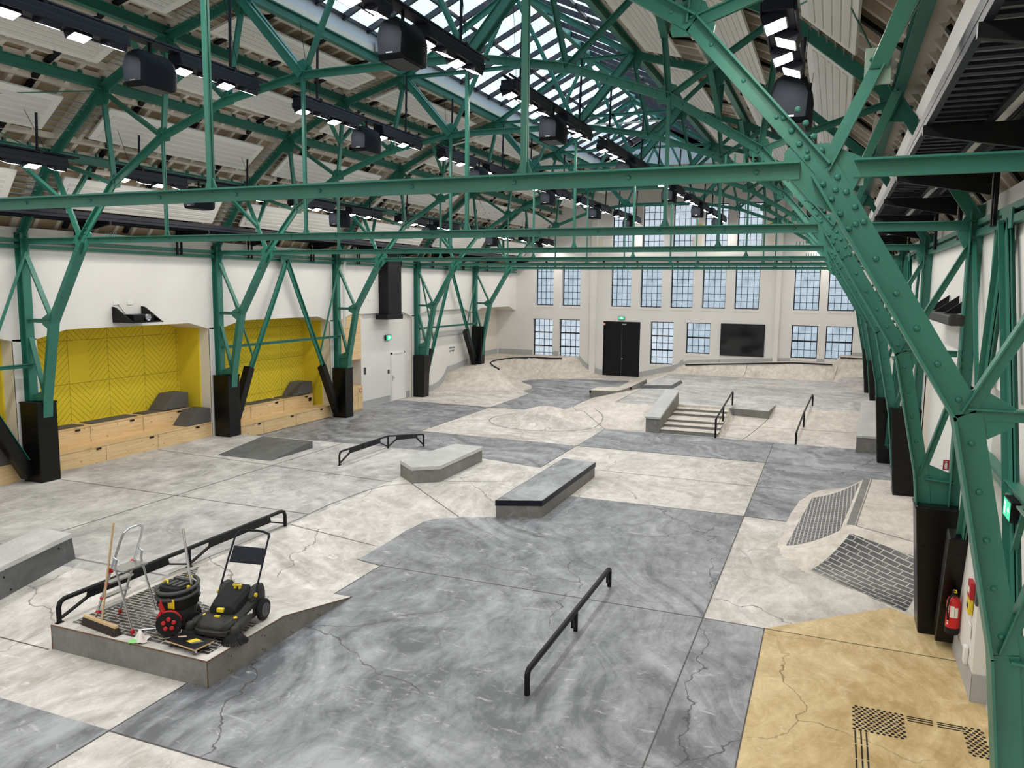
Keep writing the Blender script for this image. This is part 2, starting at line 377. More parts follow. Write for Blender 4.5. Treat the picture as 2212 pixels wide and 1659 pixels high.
def terrain(x, y):
    x = np.asarray(x, float); y = np.asarray(y, float)
    d = sdist(x, y, PLAT_A); w = np.where(y > 18.8, .9, np.where(y < 9.25, 2.0, 1.8))
    z = .35*np.clip(1-d/w, 0, 1)*(x < -5.95)
    r = np.hypot(x+9.75, (y-27.55)*1.05)/2.15                       # the round bump
    z = np.maximum(z, .56*np.clip(1-r*r, 0, 1)**2.3)
    y1 = np.where(x < -3.4, 30.2, 31.8)                             # raised back deck with banks
    ax = (x+9.9)/2.18; ay = (y-26.93)/(y1-26.93)
    ay = np.where(x < -3.4, ay, np.clip(ay, 0, 1)**1.5)
    zc = .55*np.clip(np.minimum(ax, ay), 0, 1)
    zc = np.where((x > -5.65) & (x < -3.6) & (y > 26.8) & (y < 30.25), 0, zc)
    z = np.maximum(z, zc)
    h = np.interp(x, [-8.2,-7.2,-4.2,-1.8,.1,.12,.42,2.2], [.55,.92,1.12,1.27,1.28,1.28,1.66,1.66])   # rear quarter pipe
    yc = np.interp(x, [-7.6,-4,-1.7,.1,.4,2], [42.1,42.2,42.3,42.2,41.9,41.7]); yt = np.interp(x, [-7.6,.1,.6,2], [40.9,41.0,40.0,39.9])
    t = np.clip((y-yt)/(yc-yt), 0, 1)
    q = .55+(h-.55)*(1-np.sqrt(np.clip(1-(t*.97)**2, 0, 1)))/.757
    q = np.where(t >= 1, h, np.minimum(q, h))
    z = np.maximum(z, np.where((x > -8.2) & (y > 39.5), q*np.clip((x+8.2)/.5, 0, 1), 0))
    d = sdist(x, y, DECK_F); hd = np.interp(y, [35.5,37.5,43.6], [.76,.95,.98])    # corner quarter pipe and pocket
    t = np.clip(1-d/1.75, 0, 1)
    q = hd*(1-np.sqrt(np.clip(1-(t*.97)**2, 0, 1)))/.757
    z = np.maximum(z, np.where(d <= 0, hd, np.minimum(q, hd)))
    return z
def tz(x, y): return float(terrain(np.array([x]), np.array([y]))[0])
def grid_mesh(xs, ys, fn, mb, mi=0, lift=0.0):
    X, Y = np.meshgrid(xs, ys); Z = fn(X, Y)+lift; nx = len(xs); o = len(mb.v)
    mb.v += list(zip(X.ravel().tolist(), Y.ravel().tolist(), Z.ravel().tolist()))
    for j in range(len(ys)-1):
        for i in range(nx-1):
            a = o+j*nx+i; mb.f.append((a, a+1, a+nx+1, a+nx)); mb.m.append(mi)
fm = MB()
grid_mesh(np.arange(-18.75, 2.101, .15), np.concatenate([np.arange(YB, 6.9, .45), np.arange(6.9, 44.2, .15)]), terrain, fm, 0)
FM_LIGHT, FM_DARK, FM_YEL, FM_JOINT, FM_PLAT, FM_BANK = range(6)
# material of every terrain quad from what was poured where
for k in range(len(fm.f)):
    c = [fm.v[i] for i in fm.f[k]]; x = sum(v[0] for v in c)/4; y = sum(v[1] for v in c)/4; z = sum(v[2] for v in c)/4
    if x > -7.8 and 30.0 < y < 41.05 and z > .5: fm.m[k] = FM_PLAT
    elif (x > -10.2 and y > 26.8 and z > .02) or (y > 33 and z > .03): fm.m[k] = FM_BANK
    elif x < -9.6 and 9 < y < 19.6: fm.m[k] = FM_PLAT
LIFT = .004
def flat(poly, mi, lift=LIFT): fm.add([(x, y, lift) for x, y in poly], [tuple(range(len(poly)))], mi)
flat([(-13,YB),(-7.28,YB),(-7.28,6.07),(-13,6.08)], FM_DARK)
flat([(-7.28,6.05),(-.70,6.05),(-.70,11.82),(-7.28,11.83)], FM_DARK)
flat([(-.70,YB),(1.95,YB),(1.95,12.75),(1.07,13.42),(-.66,11.85),(-.70,11.82)], FM_YEL)
flat([(-7.86,11.95),(-7.28,11.83),(-1.6,11.83),(-1.6,17.74),(-5.65,17.74),(-5.65,15.82),(-6.0,15.62),(-6.57,15.42),(-7.0,15.24),(-7.3,15.1),(-7.6,14.92),(-7.78,14.72),(-7.88,14.4),(-7.96,13.6),(-7.95,12.7)], FM_DARK)
TOE_R = [(1.9,13.05),(1.07,13.42),(.68,13.92),(.25,14.22),(-.25,14.55),(-.52,14.86),(-.70,15.3),(-.80,15.9),(-.80,16.6),(-.74,17.3),(-.66,18.4),(-.52,19.6),(-.3,20.43),(-.12,20.85),(.15,21.15),(.53,21.43),(1.9,21.65)]
flat([(-1.6,17.74),(-.71,17.66)]+TOE_R[10:]+[(1.9,26.75),(-1.6,26.86)], FM_DARK)
flat([(-7.3,23.63),(-1.6,23.57),(-1.6,26.86),(-7.3,26.95)], FM_DARK)
flat([(-13,20.42),(-7.33,20.34),(-7.33,23.62),(-13,23.8)], FM_DARK)
def draped(xs, ys, mi):
    grid_mesh(np.array(xs), np.array(ys), terrain, fm, mi, LIFT)
draped(np.arange(-17.5,-12.99,.15), np.arange(19.5,20.46,.15), FM_DARK)
flat([(-17.5,20.4),(-13,20.4),(-13,29.8),(-17.5,29.95)], FM_DARK)
flat([(-13,29.8),(-10.1,29.95),(-9.95,31.5),(-9.95,38.7),(-9.92,41.4),(-12.9,41.2),(-14.0,40.6),(-14.9,39.7),(-15.2,38.9),(-14.8,38.1),(-14.13,37.3),(-13.85,36.4),(-13.9,35.7),(-13.04,34.4)], FM_DARK)
def joint(pts, w=.016, lift=.007):
    for (x0, y0), (x1, y1) in zip(pts, pts[1:]):
        n = max(1, int(math.hypot(x1-x0, y1-y0)/.3)); L = math.hypot(x1-x0, y1-y0); nx, ny = -(y1-y0)/L*w/2, (x1-x0)/L*w/2
        ring = []
        for i in range(n+1):
            x = x0+(x1-x0)*i/n; y = y0+(y1-y0)*i/n; z = tz(x, y)+lift
            ring += [(x+nx, y+ny, z), (x-nx, y-ny, z)]
        fm.add(ring, [(2*i, 2*i+1, 2*i+3, 2*i+2) for i in range(n)], FM_JOINT)
for J in ([(-7.28,6.06),(-.7,6.06)],[(-7.86,11.95),(-7.28,11.83),(-1.6,11.83),(1.85,11.76)],[(-1.6,2),(-1.6,26.8)],[(-.7,2),(-.7,11.83)],[(-7.28,2),(-7.28,12.0)],
          [(-7.28,8.9),(-9.6,8.9)],[(-5.6,17.75),(-1.6,17.73),(-.72,17.68)],[(-1.6,20.6),(-.3,20.5)],[(-7.33,20.7),(-1.6,20.6)],[(-7.33,23.63),(1.8,23.57)],[(-13,23.8),(-7.33,23.62),(-7.33,20.3)],
          [(-17.4,23.85),(-13,23.8)],[(-13,20.4),(-13,34.4)],[(-17.4,29.9),(-13,29.8),(-10.1,29.95)],[(-17.4,26.8),(-13,26.8)],[(-7.3,23.6),(-7.3,26.95),(-5.9,27.0)],[(-15,19.4),(-15,23.8)],
          [(-9.66,9.3),(-9.66,12.3),(-9.72,13.8),(-9.66,14.9),(-9.5,15.65),(-9.0,16.05)],[(-9.6,12.3),(-7.95,12.7)],[(-9.0,16.05),(-7.3,15.1)],[(-17.4,9.25),(-9.66,9.25)],[(-17.4,13),(-9.7,13)],[(-13.2,9.3),(-13.2,19.4)],[(-17.4,16.5),(-9.5,16.0)],
          [(-11.9,7.2),(-9.7,7.2)],[(-8.4,16.55),(-6.9,17.3)],[(-7.72,30.2),(-7.72,40.8)],[(-5.9,30.3),(-7.7,30.3)],[(-1.9,31.8),(.85,31.8)],[(-3.3,28.9),(.8,29.0)],[(-2.6,27.0),(-2.0,30.1)],[(-7.5,41.0),(0.1,41.0),(.6,40.0),(1.5,39.9)],
          [(-7.35,26.95),(-9.15,29.4),(-9.95,31.5)],[(-4.1,41.0),(-4.0,42.2)],[(.0,41.0),(.3,41.9)],[(-12.9,3.0),(-7.28,3.0)],[(-4.4,2),(-4.4,6.06)]):
    joint(J)
ring = [(-9.75+2.12*math.cos(a*PI/20), 27.55+2.02*math.sin(a*PI/20)) for a in range(41)]
joint(ring, .02)
floor = fm.build('floor', [M['light'], M['dark'], M['yellow'], M['joint'], M['plat'], M['bank']], smooth=35)
struct(floor, 'poured concrete skate floor in grey, dark and yellow fields', 'floor')
# ================================================================== SIDE WALLS
def arch_pts(y0, y1):   # underside of the upper wall over one bay
    return [(y0-.001, 3.60), (y0+.30, 3.64), (y0+1.10, 3.83), (y1-1.06, 3.83), (y1-.28, 3.62), (y1+.001, 3.60)]
YC = [YT[0]-6.198*2, YT[0]-6.198]+YT+[YE]        # column lines
def side_wall(xf, sgn, name, label):
    """xf: inner face; sgn: +1 if the outside is towards +x"""
    m = MB(); T = .38*sgn; D = 1.25*sgn
    for y0, y1 in zip(YC, YC[1:]):
        a = arch_pts(y0, y1); top = 6.22
        for (ya, za), (yb, zb) in zip(a, a[1:]):
            for xx in (xf, xf+T): m.quad((xx,ya,za),(xx,yb,zb),(xx,yb,top),(xx,ya,top))
            m.quad((xf,ya,za),(xf,yb,zb),(xf+D,yb,zb),(xf+D,ya,za), 1)
    m.quad((xf,YB,6.22),(xf,YE,6.22),(xf+T,YE,6.22),(xf+T,YB,6.22))
    for y in YC[:-1]:
        m.box(min(xf, xf+D), max(xf, xf+D), y-.30, y+.30, -.1, 3.66, 1)
        m.box(min(xf-.012*sgn, xf+.02*sgn), max(xf-.012*sgn, xf+.02*sgn), y-.30, y+.30, 0, 3.60, 0)
    o = m.build(name, [M['white'], M['cream']]); return struct(o, label, 'wall')
wall_l = side_wall(XL, -1, 'wall_left', 'white left wall with shallow arched niches between columns')
wall_r = side_wall(XR, 1, 'wall_right', 'white right wall with niches behind the steel columns')
# niche backs on the left wall, one per bay
def nb(name, y0, y1, x, z0, z1, mat, label=None):
    o = MB().box(x-.06, x, y0, y1, z0, z1).build(name, mat); return struct(o, label, 'wall')
for i, (y0, y1) in enumerate(zip(YC[2:5], YC[3:6])):
    nb('wall_left', y0+.3, y1-.3, -18.62, 0, 3.9, M['felt'], 'yellow herringbone felt back wall of a seating niche')
    for yy in (y0+.30, y1-.35): struct(MB().box(-18.62, -17.80, yy, yy+.05, 0, 3.66).build('wall_left', M['feltplain']), 'yellow felt side lining of a seating niche', 'wall')
D_, E_, F_ = YT[3], YT[4], YT[5]
nb('wall_left', D_+.3, 27.2, -18.1, 0, 3.9, M['cream'], 'cream back of the cupboard niche')
struct(MB().box(-18.2, -17.5, 27.12, 27.22, 0, 3.85).build('wall_left', M['white']), 'white return wall beside the cupboards', 'wall')
nb('wall_left', 27.2, E_-.3, -17.56, 0, 3.85, M['white'], 'white wall around the first white door')
nb('wall_left', E_+.3, F_-.3, -17.60, 0, 3.85, M['white'], 'white wall panel with a grey ledge band')
nb('wall_left', F_+.3, YE+.1, -18.62, 0, 3.9, M['cream'], 'cream back wall of the corner niche')
nb('wall_left', YC[0]-1, YC[2]-.3, -18.62, 0, 3.9, M['cream'])
struct(MB().box(-17.62, -17.50, E_+.35, F_-.3, 2.58, 2.77).build('trim_1', M['dado']), 'grey ledge band on the white wall panel', 'trim')
# right wall niche backs
for i, (y0, y1) in enumerate(zip(YC, YC[1:])):
    x = 2.75 if i == 1 else 1.98
    struct(MB().box(x, x+.06, y0-.3, y1+.3, -.05, 3.9).build('wall_right', M['cream'] if i == 1 else M['white']), 'pale back of a right hand niche', 'wall')
struct(MB().box(1.80, 3.0, 10.62, 12.6, 0, 3.6).build('wall_right', M['white']), 'white wall stub beside the extinguisher', 'wall')
struct(MB().quad((1.80,10.612,0),(3.0,10.612,0),(3.0,10.612,.36),(1.80,10.612,.36)).quad((1.795,10.612,0),(1.795,12.6,0),(1.795,12.6,.36),(1.795,10.612,.36)).build('baseboard_right', M['dado']), 'grey base band on the right wall', 'baseboard')
# ================================================================== END WALL, BACK WALL
MID = [(-16.20,-15.09),(-14.58,-13.46),(-11.70,-10.53),(-10.02,-8.84),(-8.345,-7.14),(-6.65,-5.42),(-4.95,-3.695),(-1.99,-.745),(-.34,.935)]
TOP = [(-11.685,-10.555),(-9.985,-8.80),(-8.32,-7.12),(-6.65,-5.435),(-4.94,-3.675)]
LOW = [(-16.335,-15.105,.75),(-14.72,-13.465,.745),(-9.385,-8.115,.765),(-7.42,-6.135,1.44),(-2.0,-.723,1.42),(-.34,.94,1.425)]
HOLES = [(a,b,3.90,6.23) for a,b in MID]+[(a,b,7.13,9.455) for a,b in TOP]+[(a,b,z,3.125) for a,b,z in LOW]
DOOR = (-12.07,-9.95,-.05,3.08)
def holed_wall(m, holes, x0, x1, z0, z1, y, th):
    xs = sorted({x0,x1}|{h[0] for h in holes}|{h[1] for h in holes}); zs = sorted({z0,z1}|{h[2] for h in holes}|{h[3] for h in holes})
    for i in range(len(xs)-1):
        run = None
        for j in range(len(zs)-1):
            cx, cz = (xs[i]+xs[i+1])/2, (zs[j]+zs[j+1])/2
            if any(h[0] < cx < h[1] and h[2] < cz < h[3] for h in holes): continue
            for yy in (y, y+th): m.quad((xs[i],yy,zs[j]),(xs[i+1],yy,zs[j]),(xs[i+1],yy,zs[j+1]),(xs[i],yy,zs[j+1]))
    for a, b, c, d in holes:
        m.quad((a,y,c),(b,y,c),(b,y+th,c),(a,y+th,c)); m.quad((a,y,d),(b,y,d),(b,y+th,d),(a,y+th,d))
        m.quad((a,y,c),(a,y+th,c),(a,y+th,d),(a,y,d)); m.quad((b,y,c),(b,y+th,c),(b,y+th,d),(b,y,d))
m = MB(); holed_wall(m, HOLES+[DOOR], -18.8, 3.2, -.3, 13.5, YE, .42)
m.box(-18.8, 3.2, YE-.10, YE, 6.62, 6.78)                              # string course
struct(m.build('wall_end', M['white']), 'white end wall with three rows of steel windows', 'wall')
for k, (x0, x1) in enumerate(((-12.83,-12.50),(-2.86,-2.63))):
    struct(MB().box(x0, x1, YE-.16, YE, tz((x0+x1)/2, YE-.1)-.05, 12.6).build('trim_%d' % (k+2), M['white']), 'slim white pilaster on the end wall, %s the black doors' % ('left of' if k == 0 else 'far right of'), 'trim')
struct(MB().box(-18.8, 3.2, YB-.2, YB, -.2, 13.5).build('wall_back', M['white']), 'unseen white wall added behind the viewer to bounce light', 'wall')  # unseen; added to close the shell for light bounce
def dado_strip(pts, ax, h=.30):     # painted band that follows the concrete
    m = MB()
    for (a, b) in zip(pts, pts[1:]):
        za, zb = tz(*a), tz(*b)
        m.hexa([(a[0],a[1],za-.05),(b[0],b[1],zb-.05),(b[0]+ax[0],b[1]+ax[1],zb-.05),(a[0]+ax[0],a[1]+ax[1],za-.05),(a[0],a[1],za+h),(b[0],b[1],zb+h),(b[0]+ax[0],b[1]+ax[1],zb+h),(a[0]+ax[0],a[1]+ax[1],za+h)])
    return m
dm = MB()
for x0, x1 in ((-18.5,-16.34),(-15.1,-14.72),(-13.46,-12.84),(-12.49,-12.08),(-9.94,-7.5),(-7.5,-5.58),(-5.6,-2.87),(-2.62,-2.0),(-.72,-.34),(.94,1.8)):
    n = max(2, int((x1-x0)/.15)); s_ = dado_strip([(x0+(x1-x0)*i/n, YE-.012) for i in range(n+1)], (0,.01), .30 if x0 < -7.6 else .17)
    dm.add(s_.v, s_.f)
struct(dm.build('baseboard_end', M['dado']), 'grey painted band along the foot of the end wall', 'baseboard')
dm = MB()
for y0, y1, x in ((27.2,29.42,-17.55),(30.78,E_-.3,-17.55),(33.0,F_-.3,-17.59),(F_+.3,YE,-18.61)):
    n = max(2, int((y1-y0)/.15)); s_ = dado_strip([(x, y0+(y1-y0)*i/n) for i in range(n+1)], (.012,0), .28); dm.add(s_.v, s_.f)
struct(dm.build('baseboard_left', M['dado']), 'grey painted band along the foot of the left wall', 'baseboard')
# ================================================================== WINDOWS
def window(k, x0, x1, z0, z1, cols, rows, heavy, label, dim=False, y=YE+.30):
    w = struct(MB().box(x0, x0+.05, y-.03, y+.03, z0, z1).box(x1-.05, x1, y-.03, y+.03, z0, z1).box(x0, x1, y-.03, y+.03, z0, z0+.05).box(x0, x1, y-.03, y+.03, z1-.05, z1).build('window_%d' % k, M['frameblk'], loc=((x0+x1)/2, y, z0)), label, 'window')
    b = MB()
    for i in range(1, cols): xx = x0+(x1-x0)*i/cols; b.box(xx-.013, xx+.013, y-.015, y+.015, z0, z1)
    for j in range(1, rows): zz = z0+(z1-z0)*j/rows; b.box(x0, x1, y-.015, y+.015, zz-.013, zz+.013)
    for zz in heavy: b.box(x0, x1, y-.035, y+.03, zz-.035, zz+.035)
    b.build('glazing_bars', M['frameblk'], w)
    MB().quad((x0,y+.01,z0),(x1,y+.01,z0),(x1,y+.01,z1),(x0,y+.01,z1)).build('pane', M['pane_dim'] if dim else M['pane'], w)
    MB().prism([(x0-.02,YE-.02,z0-.12),(x0-.02,y-.03,z0+.0),(x0-.02,y-.03,z0-.13)], (x1-x0+.04,0,0)).build('window_sill', M['cream'], w)
k = 1
for i, (a, b) in enumerate(TOP): window(k, a, b, 7.13, 9.455, 4, 6, [], 'tall steel window in the top row of the end wall, %s from the left' % ORD[i]); k += 1
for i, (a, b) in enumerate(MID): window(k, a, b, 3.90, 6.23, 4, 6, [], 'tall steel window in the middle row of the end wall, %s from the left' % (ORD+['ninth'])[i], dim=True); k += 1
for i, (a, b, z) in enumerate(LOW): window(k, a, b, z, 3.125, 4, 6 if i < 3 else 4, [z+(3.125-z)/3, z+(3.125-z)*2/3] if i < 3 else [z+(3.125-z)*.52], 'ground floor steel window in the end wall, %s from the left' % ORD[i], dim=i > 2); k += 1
# small side window in the corner niche, behind the last left column
w = struct(MB().box(-18.60, -18.54, 38.6, 38.66, 1.5, 3.3).box(-18.60, -18.54, 39.9, 39.96, 1.5, 3.3).box(-18.60, -18.54, 38.6, 39.96, 3.24, 3.3).box(-18.60, -18.54, 38.6, 39.96, 1.5, 1.56).box(-18.60, -18.54, 39.2, 39.25, 1.5, 3.3).build('window_%d' % k, M['frameblk'], loc=(-18.57,39.3,1.5)), 'narrow side window behind the last left column', 'window')
MB().quad((-18.555,38.62,1.52),(-18.555,39.94,1.52),(-18.555,39.94,3.28),(-18.555,38.62,3.28)).build('pane', plain('bright_film', (.55,.68,.75), .2), w); k += 1
# ================================================================== DOORS
d = struct(MB().box(-12.07, -12.0, YE+.02, YE+.16, -.05, 3.08).box(-10.02, -9.95, YE+.02, YE+.16, -.05, 3.08).box(-12.07, -9.95, YE+.02, YE+.16, 3.0, 3.08).build('door_1', M['black'], loc=(-11,YE+.1,-.05)), 'tall black double door under the exit sign', 'door')
for a, b in ((-12.0,-11.015),(-11.005,-10.02)):
    lf = MB().box(a, b, YE+.06, YE+.12, -.04, 3.0).build('door_leaf', M['black'], d)
MB().box(-11.0, -10.76, YE+.03, YE+.07, 2.90, 2.96).build('door_closer', M['alu'], d)
MB().lathe([(.02,0),(.02,.05),(.035,.06),(.035,.08)], (-10.95,YE+.06,1.0), (0,-1,0), 10).build('door_handle', M['alu'], d)
def white_door(n, y0, y1, z1, x, hand, label):
    d = struct(MB().box(x, x+.05, y0, y0+.07, 0, z1).box(x, x+.05, y1-.07, y1, 0, z1).box(x, x+.05, y0, y1, z1-.07, z1).build('door_%d' % n, M['whiteplate'], loc=(x,(y0+y1)/2,0)), label, 'door')
    MB().box(x, x+.03, y0+.075, y1-.075, .01, z1-.075).build('door_leaf', M['whiteplate'], d)
    yh = y0+.14 if hand < 0 else y1-.14
    MB().box(x+.03, x+.036, yh-.025, yh+.025, .88, 1.12).tube((x+.035,yh,1.03),(x+.09,yh,1.03), .01).tube((x+.085,yh,1.03),(x+.085,yh+.13,1.03), .011).build('door_handle', M['alu'], d)
white_door(2, 29.50, 30.68, 2.10, -17.56, -1, 'white door left of the third black padded column')
white_door(3, 31.75, 32.97, 2.06, -17.60, 1, 'white door partly hidden behind the fourth column')
# ================================================================== ROOF
U0 = [(9.62, 6.30), (8.45, 7.68), (6.81, 9.03), (4.98, 9.89), (3.06, 10.42)]        # half span, height of the purlin lines
def lift_line(pts, dn):
    out = []
    for i, (u, z) in enumerate(pts):
        a = pts[max(i-1, 0)]; b = pts[min(i+1, len(pts)-1)]; L = math.hypot(b[0]-a[0], b[1]-a[1]); nx, nz = (b[1]-a[1])/L, -(b[0]-a[0])/L
        out.append((u+nx*dn, z+nz*dn))
    return out
SOFF = lift_line(U0, .36); RIBL = lift_line(U0, .25)
SOFF[0] = (9.95, 6.22); RIBL[0] = (9.9, 6.22)
SK_END = 38.0
def side(u, s): return XC+s*u
cm = MB()
for s in (-1, 1):
    for i in range(4):
        (ua, za), (ub, zb) = SOFF[i], SOFF[i+1]; (va, wa), (vb, wb) = RIBL[i], RIBL[i+1]
        cm.quad((side(ua,s),YB,za),(side(ub,s),YB,zb),(side(ub,s),YE,zb),(side(ua,s),YE,za), 0)
        y = YB+.2
        while y < YE:                                                  # ribs up the slope
            wd = .10 if (round((y-YB)/.5635) % 11) else .17
            cm.hexa([(side(va,s),y,wa),(side(vb,s),y,wb),(side(vb,s),y+wd,wb),(side(va,s),y+wd,wa),(side(ua,s),y,za+.02),(side(ub,s),y,zb+.02),(side(ub,s),y+wd,zb+.02),(side(ua,s),y+wd,za+.02)], 1)
            y += .5635
        for t in (.18, .82, 1.0):                                       # cross ribs along the hall
            u = va+(vb-va)*t; w = wa+(wb-wa)*t
            cm.bar((side(u,s),YB,w+.05),(side(u,s),YE,w+.05), .12 if t < 1 else .20, .13, (0,0,1), 1)
        for y in YC[:-1]:                                              # dark expansion strips
            for dy in (1.35, 3.15, 4.95):
                cm.bar((side(va+(vb-va)*.06,s),y+dy,wa+(wb-wa)*.06-.02),(side(va+(vb-va)*.94,s),y+dy,wb+(wa-wb)*.06-.02), .13, .05, (0,0,1), 2)
    (ua, za) = SOFF[4]                                                   # beyond the glass roof the deck closes to the ridge
    for (y0, y1) in ((SK_END, YE),):
        cm.quad((side(ua,s),y0,za),(XC,y0,12.55),(XC,y1,12.55),(side(ua,s),y1,za), 0)
        y = y0+.1
        while y < y1:
            cm.hexa([(side(ua,s),y,za-.1),(XC,y,12.45),(XC,y+.1,12.45),(side(ua,s),y+.1,za-.1),(side(ua,s),y,za+.02),(XC,y,12.57),(XC,y+.1,12.57),(side(ua,s),y+.1,za+.02)], 1); y += .5635
        cm.quad((side(ua,s),y0,za),(XC,y0,12.55),(XC,y0,12.2),(side(ua,s),y0,za-.3), 1)
struct(cm.build('ceiling', [M['tan'], M['rib'], M['black']]), 'ribbed beige roof deck with tan coffers', 'ceiling')
# glass roof lantern
sk = struct(MB().bar((XC,YB,12.42),(XC,SK_END,12.42), .16, .2).build('window_%d' % k, M['green'], loc=(XC,20,12.42)), 'long glazed roof lantern with solar cells', 'window')
for s in (-1, 1):
    e = side(3.06, s); ez = 11.08
    MB().quad((e,YB,ez),(XC,YB,12.5),(XC,SK_END,12.5),(e,SK_END,ez)).build('roof_glass', M['pv'], sk)
    g = MB(); y = YB+.5
    while y <= SK_END:
        g.bar((e,y,ez-.02),(XC,y,12.46), .075, .13); y += 1.033
    for t in (.02, .5): g.bar((e+(XC-e)*t,YB,ez+(12.5-ez)*t-.03),(e+(XC-e)*t,SK_END,ez+(12.5-ez)*t-.03), .06, .08)
    g.build('glazing_bars', M['frameblk'], sk)
    MB().box(min(e,e+s*.06), max(e,e+s*.06), YB, SK_END, 10.66, ez+.02).build('upstand', M['fascia'] if s < 0 else M['green'], sk)
MB().quad((side(3.06,-1),SK_END,10.7),(side(3.06,1),SK_END,10.7),(side(3.06,1),SK_END,11.1),(XC,SK_END,12.55)).build('gable_end', M['fascia'], sk)
# unseen outer skin, added so daylight only enters by glass
om = MB()
for s in (-1, 1):
    pts = [(12.0,6.0)]+lift_line(U0, .75)
    for (a, za), (b, zb) in zip(pts, pts[1:]): om.quad((side(a,s),YB-.2,za),(side(b,s),YB-.2,zb),(side(b,s),YE+.4,zb),(side(a,s),YE+.4,za))
    om.quad((side(pts[-1][0],s),SK_END,pts[-1][1]),(XC,SK_END,12.75),(XC,YE+.4,12.75),(side(pts[-1][0],s),YE+.4,pts[-1][1]))
    om.quad((side(SOFF[4][0],s),YB,SOFF[4][1]),(side(3.06,s),YB,11.0),(side(3.06,s),SK_END,11.0),(side(SOFF[4][0],s),SK_END,SOFF[4][1]))
struct(om.build('ceiling', M['tan']), 'unseen outer skin added to block daylight', 'ceiling')
